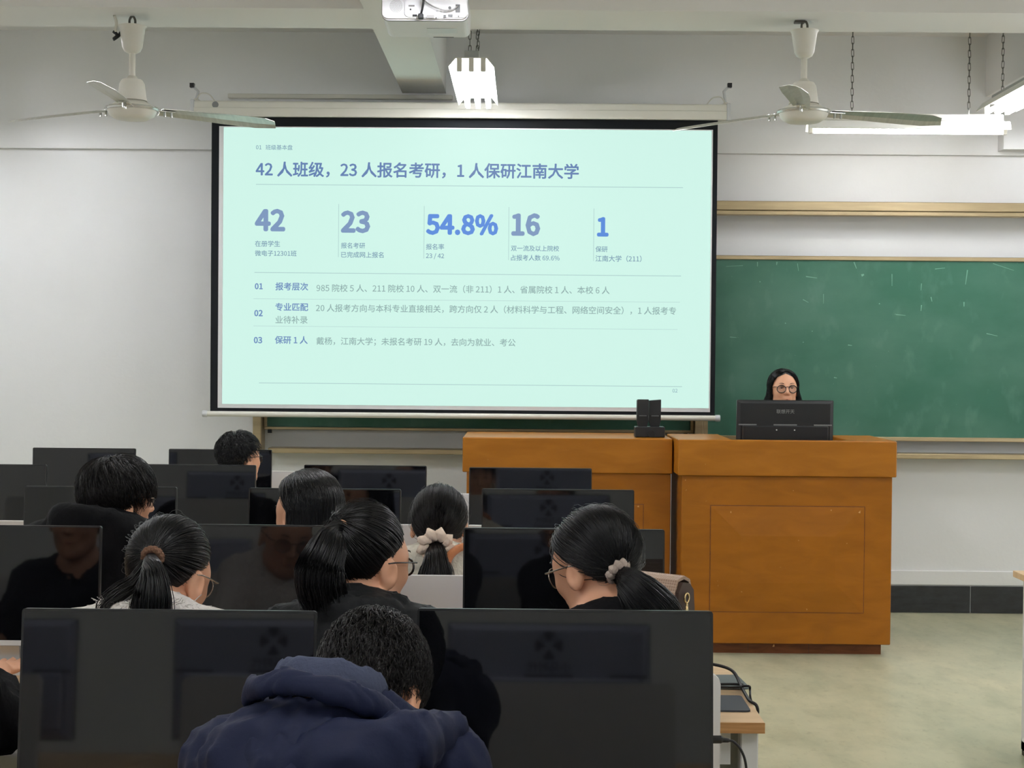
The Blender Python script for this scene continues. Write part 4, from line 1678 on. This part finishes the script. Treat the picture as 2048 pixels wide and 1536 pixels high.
def hair_short(parent, Rm, C, length, material='hair', n=2600, crown=(0, -.45, .9), lift=.35, side=.5, messy=.25, capoff=.006, fat=.0011, whirl=.3):
    """Cropped hair growing away from the crown whorl; shorter towards the nape and sides when side < 1."""
    d = scalp_points(n)
    cr = np.array(crown, float)
    cr /= np.linalg.norm(cr)
    tang = d - cr
    tang -= (tang * d).sum(1, keepdims=True) * d
    tang /= np.linalg.norm(tang, axis=1, keepdims=True) + 1e-6
    sw = np.cross(d, tang)
    tang = tang + whirl * sw + rng.normal(size=d.shape) * messy
    tang -= (tang * d).sum(1, keepdims=True) * d
    tang /= np.linalg.norm(tang, axis=1, keepdims=True) + 1e-6
    L = length * (side + (1 - side) * np.clip((d[:, 2] + .35) / .9, 0, 1)) * (.75 + .35 * rng.random(n))
    m = 7
    t = np.linspace(0, 1, m)
    root = SK_C + d * (SK_R + .002)
    nrm = d / SK_R
    nrm /= np.linalg.norm(nrm, axis=1, keepdims=True)
    ang = (L / .085)[:, None] * t[None]
    up = lift * L[:, None] * (np.sin(t * math.pi * .6))[None]
    dirs = d[:, None] * np.cos(ang)[..., None] + tang[:, None] * np.sin(ang)[..., None]
    off = .003 + capoff * .8 * np.minimum(1, t * 3)[None] + up
    P = SK_C + dirs * (SK_R + off[..., None])
    vs, fs = scalp_cap(capoff)
    me = strands_mesh('hair', P @ Rm.T + C, radii(n, m, fat, fat * .45), (vs @ Rm.T + C, fs))
    return link('hair', me, material, parent)


def spectacles(parent, Rm, C, material, round_=True, r=.022):
    def H(p):
        return Vector(Rm @ np.array(p) + C)
    bm = bmesh.new()
    for s in (-1, 1):
        pts = []
        for k in range(20):
            a = 2 * math.pi * k / 20
            x, z = r * 1.12 * math.cos(a), r * math.sin(a) * (1 if round_ else .8)
            pts.append(H((s * .034 + x, .100 - .25 * abs(s * .034 + x), -.001 + z)))
        add_tube(bm, pts, .0026 if material == 'spec_black' else .0014, 6, closed=True)
        add_tube(bm, [H((s * .058, .086, .012)), H((s * .074, .078, .013)), H((s * .081, .03, .012)), H((s * .086, .002, .011)), H((s * .083, -.014, .008))], .0017, 6)
    add_tube(bm, [H((-.012, .0985, .010)), H((0, .103, .013)), H((.012, .0985, .010))], .0016, 6)
    g = link('glasses', finish(bm, 'glasses'), material, parent, smooth=True)
    for s in (-1, 1):
        bm = bmesh.new()
        c = [H((s * .034 + r * 1.1 * math.cos(a), .0995 - .25 * abs(s * .034 + r * 1.1 * math.cos(a)), -.001 + r * math.sin(a) * (1 if round_ else .8))) for a in np.linspace(0, 2 * math.pi, 20, endpoint=False)]
        dn = (H((0, .001, 0)) - H((0, 0, 0)))
        A = [bm.verts.new(v) for v in c]
        B = [bm.verts.new(v + dn) for v in c]
        bm.faces.new(A)
        bm.faces.new(B[::-1])
        for i in range(20):
            bm.faces.new((A[i], A[(i + 1) % 20], B[(i + 1) % 20], B[i]))
        link('lens', finish(bm, 'lens'), 'lens', g)
    return g


def torus_mesh(c, r, rr, axis_dir, wob=0.0, nw=9, n=36, flat=1.0):
    z = Vector(axis_dir).normalized()
    u = z.orthogonal().normalized()
    v = z.cross(u)
    bm = bmesh.new()
    pts, rs = [], []
    for k in range(n):
        a = 2 * math.pi * k / n
        w = 1 + wob * math.sin(nw * a)
        pts.append(Vector(c) + (u * math.cos(a) + v * math.sin(a)) * r * w + z * wob * r * .5 * math.cos(nw * a + 1))
        rs.append(rr * (1 + wob * 1.2 * math.sin(nw * a + .7)))
    add_tube(bm, pts, rs, 8, closed=True)
    return finish(bm, 'ring')


class Person:
    pass


def make_person(px, py, Y, yaw, pitch, roll, label, neck=(0, -.055, -.13), pelvis=(0, -.05), standing=False, fine=.0055,
                hand=None, elbow=None, drop=.075, lean=.7, shoulder=.15, detail=True):
    """Build the body mesh. px, py, Y place the middle of the head; returns joints for clothing."""
    p = Person()
    head = at(px, py, Y)
    N = np.array([neck[0], neck[1], neck[2]])
    base = Vector((head.x + neck[0] + pelvis[0], head.y + neck[1] + pelvis[1], 0))
    C = np.array([head.x - base.x, head.y - base.y, head.z])
    Nk = C + N
    Rm = rotm(yaw, pitch, roll)
    p.C, p.N, p.R, p.base = C, Nk, Rm, base
    pz = .55 if not standing else .86
    p.pelvis = np.array([0, 0, pz])
    p.chest = np.array([Nk[0] * .8, Nk[1] * lean - .01, Nk[2] * .62 + pz * .38])
    p.sh = [Nk + np.array([s * shoulder, -.015, -drop]) for s in (-1, 1)]
    p.el, p.wr = [], []
    hands = hand or [(-.10, .46, .815), (.10, .46, .815)]
    for i, s in enumerate((-1, 1)):
        w = np.array(hands[i], float) + (np.array([Nk[0], 0, 0]) if not hand else 0)
        if standing:
            w = np.array([s * .15 + Nk[0], -.26, zR + .03])
        mid = (p.sh[i] + w) / 2
        e = mid + np.array([s * .015, -.03, -.10])
        if not standing:
            e[2] = max(e[2], .85)
        if elbow and elbow[i]:
            e = np.array(elbow[i], float)
        p.el.append(e)
        p.wr.append(w - np.array([0, .07 * (-1 if standing else 1), -.005]))
    p.hd = hands
    if standing:
        p.kn = [np.array([s * .10, .02, .47]) for s in (-1, 1)]
        p.an = [np.array([s * .10, -.01, .07]) for s in (-1, 1)]
    else:
        p.kn = [np.array([s * .11, .40, .50]) for s in (-1, 1)]
        p.an = [np.array([s * .11, .36, .08]) for s in (-1, 1)]
    p.standing = standing
    hs = .125
    xs = axis(-.42, .42, .02, [(C[0] - .1, C[0] + .1, fine)] + ([(w[0] - .05, w[0] + .05, .006) for w in p.wr] if detail else []))
    ys = axis(-.25 if not standing else -.5, .75, .02, [(C[1] - .12, C[1] + .13, fine)] + ([(p.wr[0][1] - (.2 if standing else 0), p.wr[0][1] + .2, .006)] if detail else []))
    zs = axis(-.0, C[2] + .16, .02, [(C[2] - .13, C[2] + .16, fine)] + ([(p.wr[0][2] - .04, p.wr[0][2] + .04, .006)] if detail else []))
    f = Field(xs, ys, zs)
    H = lambda q: Rm @ np.array(q) + C
    # head
    f.ellipsoid(H(SK_C), SK_R, Rm, .02)
    f.ellipsoid(H((0, .030, -.033)), (.0645, .060, .079), Rm, .03)
    f.ellipsoid(H((0, .034, .016)), (.067, .056, .045), Rm, .02)
    f.capsule(H((0, .060, -.092)), H((0, .066, -.098)), .020, k=.03)
    for s in (-1, 1):
        f.capsule(H((s * .046, .015, -.065)), H((s * .022, .055, -.092)), .018, k=.025)
        f.ellipsoid(H((s * .036, .066, -.022)), (.020, .016, .018), Rm, .02)
        f.ellipsoid(H((s * .031, .097, .008)), (.017, .013, .011), Rm, .012, 'd')
        f.ellipsoid(H((s * .079, -.004, -.012)), (.010, .020, .032), Rm @ rotm(s * -24, 12, 0), .008)
        f.ellipsoid(H((s * .092, -.002, -.010)), (.008, .011, .019), Rm @ rotm(s * -24, 12, 0), .004, 'd')
    f.capsule(H((0, .087, .012)), H((0, .104, -.024)), .007, .0105, k=.012)
    for s in (-1, 1):
        f.capsule(H((s * .009, .094, -.028)), H((s * .010, .092, -.028)), .0075, k=.008)
    f.capsule(H((-.018, .083, -.052)), H((.018, .083, -.052)), .0075, k=.010)
    f.capsule(H((-.014, .083, -.062)), H((.014, .083, -.062)), .0075, k=.010)
    # neck and torso
    f.capsule(H((0, -.022, -.07)), Nk + np.array([0, 0, -.02]), .050, .056, k=.03)
    f.capsule(Nk + np.array([0, -.01, -.05]), p.chest, .075, .105, k=.06)
    for i in (0, 1):
        f.capsule(Nk + np.array([0, -.01, -.04]), p.sh[i], .045, .048, k=.05)
        f.capsule(p.chest + np.array([(-.05, .05)[i], 0, 0]), p.pelvis + np.array([(-.06, .06)[i], 0, .05]), .085, .095, k=.05)
        f.capsule(p.sh[i], p.el[i], .045, .037, k=.03)
        f.capsule(p.el[i], p.wr[i], .036, .025, k=.02)
        f.capsule(p.pelvis + np.array([(-.08, .08)[i], 0, 0]), p.kn[i], .080, .055, k=.04)
        f.capsule(p.kn[i], p.an[i], .052, .036, k=.03)
        f.capsule(p.an[i], p.an[i] + np.array([0, .14 * (-1 if standing else 1), -.04]), .035, .03, k=.02)
        # hand: palm, four fingers, thumb
        w = p.wr[i]
        s = (-1, 1)[i]
        dn = -1 if standing else 1
        pc = w + np.array([0, .055 * dn, -.005])
        f.ellipsoid(pc, (.040, .048, .015), None, .02)
        for q, (fx, L) in enumerate(((-.030, .058), (-.010, .072), (.010, .070), (.029, .060))):
            fx = fx * -s
            a = pc + np.array([fx, .038 * dn, .0])
            b = a + np.array([fx * .15, L * .55 * dn, .004])
            c = b + np.array([0, L * .42 * dn, -.014])
            f.capsule(a, b, .0088, .0082, k=.006)
            f.capsule(b, c, .0082, .0072, k=.004)
        a = pc + np.array([-s * .034, -.012 * dn, 0])
        b = a + np.array([-s * .022, .030 * dn, -.004])
        f.capsule(a, b, .0105, .0095, k=.008)
        f.capsule(b, b + np.array([-s * .006, .026 * dn, -.006]), .0095, .008, k=.004)
    me = f.mesh('person')
    o = link('person', me, 'skin', None, base)
    tag(o, label, 'person')
    p.o = o
    # face details
    for s in (-1, 1):
        e = lathe('eye', [(.002, -.0098), (.0075, -.006), (.0098, 0), (.0075, .006), (.002, .0098)], 'eye', o, 14)
        e.location = Vector(H((s * .031, .0755, .006)))
        e.scale = (1.2, 1, .55)
        ir = lathe('iris', [(.001, -.0062), (.0050, -.003), (.0062, 0), (.0050, .003), (.001, .0062)], 'iris', e, 12)
        ir.location = Vector(Rm @ np.array((0, .0062, .0)))
        pts = [H((s * (.018 + .028 * t), .0915 - .010 * t * t, .0300 + .004 * math.sin(t * 2.6))) for t in np.linspace(0, 1, 6)]
        tube('eyebrow', pts, [.0012, .0019, .002, .0018, .0014, .0008], 'hair', o, 6)
        pts = [H((s * (.020 + .022 * t), .0895 - .006 * t * t, .0095 + .0045 * math.sin(t * 3.1))) for t in np.linspace(0, 1, 6)]
        tube('eyelash', pts, .0013, 'hair', o, 5)
    bm = bmesh.new()
    add_tube(bm, [H((x, .0885 - 1.5 * x * x * 8, -.0535 + .0015 * math.cos(x * 160))) for x in np.linspace(-.021, .021, 7)], [.001, .003, .0042, .0036, .0042, .003, .001], 8)
    add_tube(bm, [H((x, .0885 - 1.5 * x * x * 8, -.0620)) for x in np.linspace(-.018, .018, 7)], [.001, .0036, .0046, .005, .0046, .0036, .001], 8)
    link('mouth', finish(bm, 'mouth'), 'lips', o, smooth=True)
    return p


def trousers(p, m='trouser'):
    xs = axis(-.3, .3, .02, [])
    ys = axis(-.25, .65, .02, [])
    zs = axis(-.01, p.pelvis[2] + .2, .02, [])
    f = Field(xs, ys, zs)
    for i in (0, 1):
        f.capsule(p.pelvis + np.array([(-.08, .08)[i], 0, 0]), p.kn[i], .095, .07, k=.04)
        f.capsule(p.kn[i], p.an[i], .066, .052, k=.03)
    f.capsule(p.pelvis + np.array([-.06, 0, .04]), p.pelvis + np.array([.06, 0, .04]), .105, k=.04)
    link('trousers', f.mesh('trousers'), m, p.o)
    for i in (0, 1):
        f = Field(axis(-.3, .3, .015, []), axis(-.3, .65, .015, []), axis(-.02, .16, .012, []))
        a = p.an[i]
        f.capsule(np.array([a[0], a[1] - .02, .042]), np.array([a[0], a[1] + (.15 if not p.standing else -.17), .034]), .044, .038, k=.02)
        f.cut_z(.003, False)
        link('shoe', f.mesh('shoe'), 'shoe', p.o)


def jacket(p, m, res=.011, puff=.0, collar=None, wr=.004, wf=34, seed=1, extra=None, opening=.062, name='jacket', cuff=.06):
    lo = np.minimum.reduce(p.sh + p.el + p.wr + [p.pelvis]) - .17
    hi = np.maximum.reduce(p.sh + p.el + p.wr + [p.pelvis]) + .17
    zs = axis(max(.40, lo[2]), p.C[2] + .04, res * 1.4, [(p.N[2] - .18, p.C[2] + .04, res)])
    f = Field(axis(min(lo[0], -.36), max(hi[0], .36), res * 1.2, []), axis(min(lo[1], -.3), hi[1], res * 1.2, [(p.N[1] - .2, p.N[1] + .15, res)]), zs)
    N = p.N
    f.capsule(N + np.array([0, -.02, -.055]), p.chest, .095 + puff, .130 + puff, k=.07)
    for i in (0, 1):
        f.capsule(N + np.array([0, -.02, -.045]), p.sh[i], .062 + puff * .5, .066 + puff, k=.06)
        f.capsule(p.chest + np.array([(-.06, .06)[i], -.01, 0]), p.pelvis + np.array([(-.06, .06)[i], 0, .06]), .11 + puff, .112 + puff, k=.05)
        f.capsule(p.sh[i], p.el[i], .064 + puff, .056 + puff, k=.04)
        e = p.wr[i] - (p.wr[i] - p.el[i]) * cuff
        f.capsule(p.el[i], e, .055 + puff, .042 + puff * .6, k=.03)
    if collar:
        collar(f, N)
    if extra:
        extra(f, N)
    f.wrinkle(wr, wf, seed)
    # neck opening
    f.capsule(N + np.array([0, .015, -.03]), p.C + np.array([0, .0, -.03]), opening, opening + .012, k=.012, op='d')
    o = link(name, f.mesh(name), m, p.o)
    return o


def stool(p, label):
    r = empty('stool', (p.base.x, p.base.y - .0, 0))
    tag(r, label, 'stool', 'stools under the students')
    box('seat', -.17, .17, -.15, .15, .405, .432, 'stool', r, .006, 2)
    for sx in (-1, 1):
        for sy in (-1, 1):
            tube('leg', [(sx * .13, sy * .11, .41), (sx * .155, sy * .135, .0)], .012, 'chrome', r, 8)
    return r


def W_(p, px, py, Y):
    """Pixel at depth Y to a point in the person's own space."""
    q = at(px, py, Y) - p.base
    return np.array(q)


def tie_dir(p, px, py, Y):
    """Head-space direction of a point on the skull under a pixel."""
    v = p.R.T @ (W_(p, px, py, Y) - p.C) - SK_C
    v = v / SK_R
    return v / np.linalg.norm(v)


def ring_on(p, c, r, rr, direction, m, name='hair_tie', wob=0.0, nw=9):
    return link(name, torus_mesh(c, r, rr, direction, wob, nw), m, p.o, smooth=True)


# --- 1. navy jacket, nearest the camera ------------------------------------
p1 = make_person(738, 1384, 2.56, -6, -60, 5, 'person in a navy hooded jacket bowing a cropped dark head, nearest the camera',
                 neck=(-.035, -.145, .018), pelvis=(-.01, -.30), shoulder=.165, drop=.105, lean=.5, hand=[(-.15, .48, .82), (.12, .48, .82)])
hair_short(p1.o, p1.R, p1.C, .036, 'hair_brown', 5200, crown=(.1, -.35, .9), lift=.5, side=.55, messy=.5, capoff=.006, fat=.0008)


def hood1(f, N):
    rt = rotm(0, -38, 6)
    f.ellipsoid(N + np.array([-.03, -.105, -.085]), (.165, .075, .105), rotm(0, -30, 8), .03)
    f.ellipsoid(N + np.array([-.02, -.015, .055]), (.085, .075, .055), rotm(0, -30, 5), .02, 'd')


jacket(p1, 'navy', .0085, .006, hood1, .005, 26, 2, opening=.07)
f = Field(axis(-.3, .3, .009, []), axis(-.35, .3, .009, []), axis(p1.N[2] - .36, p1.N[2] + .1, .009, []))
Nn = p1.N
hp = [np.array(q) for q in ((-.165, -.045, -.115), (-.085, -.125, -.075), (.03, -.15, -.055), (.12, -.115, -.04), (.175, -.03, -.035))]
for q0, q1, r0, r1 in zip(hp, hp[1:], (.030, .045, .050, .045), (.045, .050, .045, .030)):
    f.capsule(Nn + q0, Nn + q1, r0, r1, k=.03)
f.ellipsoid(Nn + np.array([.015, -.150, -.145]), (.140, .042, .105), rotm(0, 10, 0), .05)
f.wrinkle(.0055, 24, 6)
link('hood', f.mesh('hood'), 'navy', p1.o)
# raised collar: grey lining ring outside the neck, open in front
f = Field(axis(-.25, .25, .006, []), axis(-.3, .3, .006, []), axis(p1.N[2] - .12, p1.N[2] + .16, .006, []))
f.torus(p1.N + np.array([-.012, -.008, .012]), .082, .080, .013, rotm(0, -30, 8), .01, 2.6)
f.wrinkle(.0015, 30, 3)
link('collar', f.mesh('collar'), 'navy_trim', p1.o)
f = Field(axis(-.25, .25, .006, []), axis(-.3, .3, .006, []), axis(p1.N[2] - .12, p1.N[2] + .16, .006, []))
f.torus(p1.N + np.array([-.02, -.045, -.004]), .112, .092, .013, rotm(0, -34, 10), .01, 1.7)
f.wrinkle(.0035, 24, 5)
link('hood_rim', f.mesh('hood_rim'), 'navy', p1.o)
trousers(p1)
stool(p1, 'stool under the person in the navy jacket')

# --- 2. white coat, ponytail ------------------------------------------------
p2 = make_person(338, 1150, 3.30, -24, -22, 4, 'person with a long ponytail in a brown tie and a white fringed coat', fine=.0045, neck=(-.02, -.085, -.062), shoulder=.14)
t2 = W_(p2, 308, 1112, 3.20)
hair_ponytail(p2.o, p2.R, p2.C, tie_dir(p2, 310, 1108, 3.215), [t2 + np.array([0, .02, .0]), t2 + np.array([0, -.03, -.008]), W_(p2, 306, 1150, 3.13), W_(p2, 304, 1195, 3.11), W_(p2, 300, 1250, 3.12), W_(p2, 300, 1310, 3.14)],
              [.016, .018, .026, .036, .038, .02], n=3000, tail_n=1500)
# stray lock to the left of the tail
lk = [t2 + np.array([-.01, 0, -.01]), W_(p2, 270, 1165, 3.14), W_(p2, 235, 1190, 3.13), W_(p2, 216, 1212, 3.13), W_(p2, 214, 1235, 3.13)]
base_l = np.array(spline(lk, 5))
nl = 240
Pl = base_l[None] + rng.normal(size=(nl, 1, 3)) * np.linspace(.005, .010, len(base_l))[None, :, None]
link('loose_lock', strands_mesh('loose_lock', Pl, radii(nl, len(base_l), .0009, .0005)), 'hair_brown', p2.o)
ring_on(p2, t2 + np.array([0, -.012, 0]), .017, .008, (0, 1, .35), 'brown_tie', wob=.06, nw=12)


def coll2(f, N):
    f.torus(N + np.array([0, -.02, -.012]), .085, .075, .022, rotm(0, -14, 0), .03)


jacket(p2, 'white_coat', .010, .006, coll2, .003, 60, 4)
# fringe along the collar
nf = 900
az = rng.random(nf) * 2 * math.pi
cc = p2.N + np.array([0, -.02, .004])
rt = rotm(0, -14, 0)
dirv = np.stack((np.cos(az), np.sin(az), np.zeros(nf)), 1)
root = cc + (dirv * np.array([.085, .075, 1])) @ rt.T
out = dirv @ rt.T
t = np.linspace(0, 1, 5)
Lf = .014 + .012 * rng.random((nf, 1, 1))
Pf = root[:, None] + (out[:, None] * .6 + rng.normal(size=(nf, 1, 3)) * .45 + np.array([0, 0, .55])) * Lf * t[None, :, None] - np.array([0, 0, .012]) * (t ** 2)[None, :, None]
link('collar_fringe', strands_mesh('collar_fringe', Pf, radii(nf, 5, .0013, .0007)), 'white_coat', p2.o)
spectacles(p2.o, p2.R, p2.C, 'spec_metal')
trousers(p2)
stool(p2, 'stool under the person in the white coat')

# --- 3. black jacket, thick ponytail, glasses -------------------------------
p3 = make_person(733, 1124, 3.30, -42, -8, 3, 'person with black glasses and a thick ponytail wearing a black jacket', fine=.0045, neck=(-.015, -.06, -.085), shoulder=.14)
t3 = W_(p3, 686, 1062, 3.235)
hair_ponytail(p3.o, p3.R, p3.C, tie_dir(p3, 690, 1060, 3.25), [t3 + np.array([.02, .02, 0]), t3 + np.array([-.012, -.02, .004]), W_(p3, 656, 1098, 3.17), W_(p3, 640, 1145, 3.15), W_(p3, 646, 1182, 3.16), W_(p3, 652, 1205, 3.17)],
              [.016, .020, .040, .050, .046, .034], n=3000, tail_n=1900)
ring_on(p3, t3 + np.array([-.002, -.008, .002]), .019, .005, (-.45, -.75, -.1), 'peach_tie')


def coll3(f, N):
    f.torus(N + np.array([0, -.025, -.005]), .090, .080, .018, rotm(0, -12, 4), .02, 1.5)


jacket(p3, 'charcoal', .010, .006, coll3, .005, 36, 7)
spectacles(p3.o, p3.R, p3.C, 'spec_black', False)
trousers(p3)
stool(p3, 'stool under the person with the thick ponytail')

# --- 4. low ponytail, taupe scrunchie ---------------------------------------
p4 = make_person(1190, 1130, 3.30, 48, -20, -4, 'person with a low ponytail in a taupe scrunchie, head turned left', fine=.0045, neck=(.03, -.07, -.10), shoulder=.13)
t4 = W_(p4, 1236, 1142, 3.215)
hair_ponytail(p4.o, p4.R, p4.C, tie_dir(p4, 1232, 1138, 3.225), [t4 + np.array([-.02, .02, .005]), t4 + np.array([.01, -.02, -.01]), W_(p4, 1262, 1170, 3.16), W_(p4, 1285, 1195, 3.15), W_(p4, 1312, 1225, 3.15), W_(p4, 1335, 1262, 3.16)],
              [.016, .022, .034, .042, .044, .03], 'hair', n=3200, tail_n=1700, loose=260)
ring_on(p4, t4 + np.array([.0, -.008, 0]), .018, .010, (.6, -.6, -.5), 'grey_scrunchie', 'scrunchie', .16, 9)
jacket(p4, 'black_cloth', .011, .0, lambda f, N: f.torus(N + np.array([0, -.02, -.01]), .085, .078, .018, rotm(0, -12, 0), .02), .003, 40, 9)
spectacles(p4.o, p4.R, p4.C, 'spec_metal')
trousers(p4)
stool(p4, 'stool under the person with the taupe scrunchie')

# --- 5. black hoodie ---------------------------------------------------------
p5 = make_person(238, 998, 4.60, -54, -6, 0, 'person in a black hoodie with thick short hair and thin glasses', neck=(-.03, -.06, -.065), pelvis=(0, -.02), shoulder=.165)
hair_short(p5.o, p5.R, p5.C, .07, 'hair_brown', 3600, crown=(-.1, -.25, .95), lift=.26, side=.7, messy=.32, capoff=.010, fat=.0011)


def hood5(f, N):
    f.torus(N + np.array([-.01, -.04, -.005]), .105, .095, .040, rotm(0, -16, 8), .03, 1.1)
    f.ellipsoid(N + np.array([-.02, -.11, -.06]), (.12, .06, .09), rotm(0, -12, 0), .04)


jacket(p5, 'black_cloth', .012, .010, hood5, .004, 28, 11)
spectacles(p5.o, p5.R, p5.C, 'spec_metal', False, .02)
trousers(p5)
stool(p5, 'stool under the person in the black hoodie')

# --- 6. long dark hair, facing left -------------------------------------------
p6 = make_person(612, 1026, 4.62, 52, -10, 0, 'person with long loose black hair, face turned left', neck=(0, -.05, -.12), pelvis=(0, -.03), shoulder=.115, fine=.0075)
hair_long(p6.o, p6.R, p6.C,   .26, -86, 108, 'hair', 3400, droop=.02, puff=.02)
jacket(p6, 'black_cloth', .014, .0, None, .003, 36, 13)
trousers(p6)
stool(p6, 'stool under the person with long loose hair')

# --- 7. cream fleece, cream scrunchie -------------------------------------------
p7 = make_person(879, 1050, 4.66, -4, -18, 0, 'person in a cream fleece with a frilly cream scrunchie', neck=(0, -.07, -.085), pelvis=(0, -.01), shoulder=.12, fine=.0075)
t7 = W_(p7, 872, 1090, 4.50)
hair_ponytail(p7.o, p7.R, p7.C, tie_dir(p7, 872, 1078, 4.575), [t7 + np.array([0, .02, .01]), t7 + np.array([0, -.015, 0]), W_(p7, 872, 1118, 4.42), W_(p7, 872, 1145, 4.41), W_(p7, 871, 1175, 4.40), W_(p7, 870, 1200, 4.40)],
              [.018, .022, .034, .046, .05, .04], 'hair_brown', n=2600, tail_n=1200)
for k, (r, rr, w, nw) in enumerate(((.024, .017, .20, 7), (.036, .014, .22, 9))):
    ring_on(p7, t7 + np.array([.002, -.012 - .022 * k, .0]), r, rr, (.05, -1, -.25), 'cream_scrunchie', 'scrunchie', w, nw)
jacket(p7, 'cream_fleece', .011, .010, lambda f, N: f.torus(N + np.array([0, -.02, -.005]), .09, .08, .028, rotm(0, -10, 0), .03), .004, 70, 15)
sp_ = [W_(p7, 892, 1165, 4.44), W_(p7, 895, 1122, 4.42), W_(p7, 912, 1100, 4.45), W_(p7, 935, 1092, 4.50), W_(p7, 950, 1096, 4.58)]
tube('bag_strap', spline(sp_, 6), .012, 'tan_strap', p7.o, 8)
trousers(p7)
stool(p7, 'stool under the person in the cream fleece')

# --- 8. short hair near the front ---------------------------------------------------
p8 = make_person(480, 918, 7.30, -46, 0, 0, 'person with cropped hair and glasses sitting nearest the chalkboard', neck=(-.01, -.045, -.14), pelvis=(0, -.02), fine=.0085)
hair_short(p8.o, p8.R, p8.C, .030, 'hair', 2200, crown=(0, -.2, 1), lift=.55, side=.45, messy=.3, capoff=.008, fat=.0013)
jacket(p8, 'black_cloth', .016, .0, None, .003, 36, 17)
spectacles(p8.o, p8.R, p8.C, 'spec_black', False)
trousers(p8)
stool(p8, 'stool under the person nearest the chalkboard')

# --- 9. speaker behind the podium -----------------------------------------------------
p9 = make_person(1567, 779, 9.22, 184, 3, 0, 'speaker with round glasses and centre-parted black hair standing behind the podium', neck=(0, .035, -.15), pelvis=(0, .02), standing=True, fine=.0045)
hair_long(p9.o, p9.R, p9.C, .14, -112, 112, 'hair', 3000, droop=.03, puff=.014, front=.74)
spectacles(p9.o, p9.R, p9.C, 'spec_black', True, .0225)


jacket(p9, 'black_cloth', .014, .0, None, .003, 36, 19)
trousers(p9)

# --- 10. dark sleeve and hand at the left frame edge ------------------------------------
p10 = make_person(-250, 1085, 3.36, 0, -10, 0, 'person in black at the left frame edge, only a hand and sleeve showing', neck=(0, -.06, -.13), fine=.009,
                  hand=[(-.15, .45, .80), (.145, .56, .825)], elbow=[None, (.25, .20, .765)])
hair_short(p10.o, p10.R, p10.C, .04, 'hair', 1500, capoff=.01)
jacket(p10, 'black_cloth', .012, .004, None, .005, 34, 21, cuff=.34)
trousers(p10)
stool(p10, 'stool under the person cut by the left frame edge')
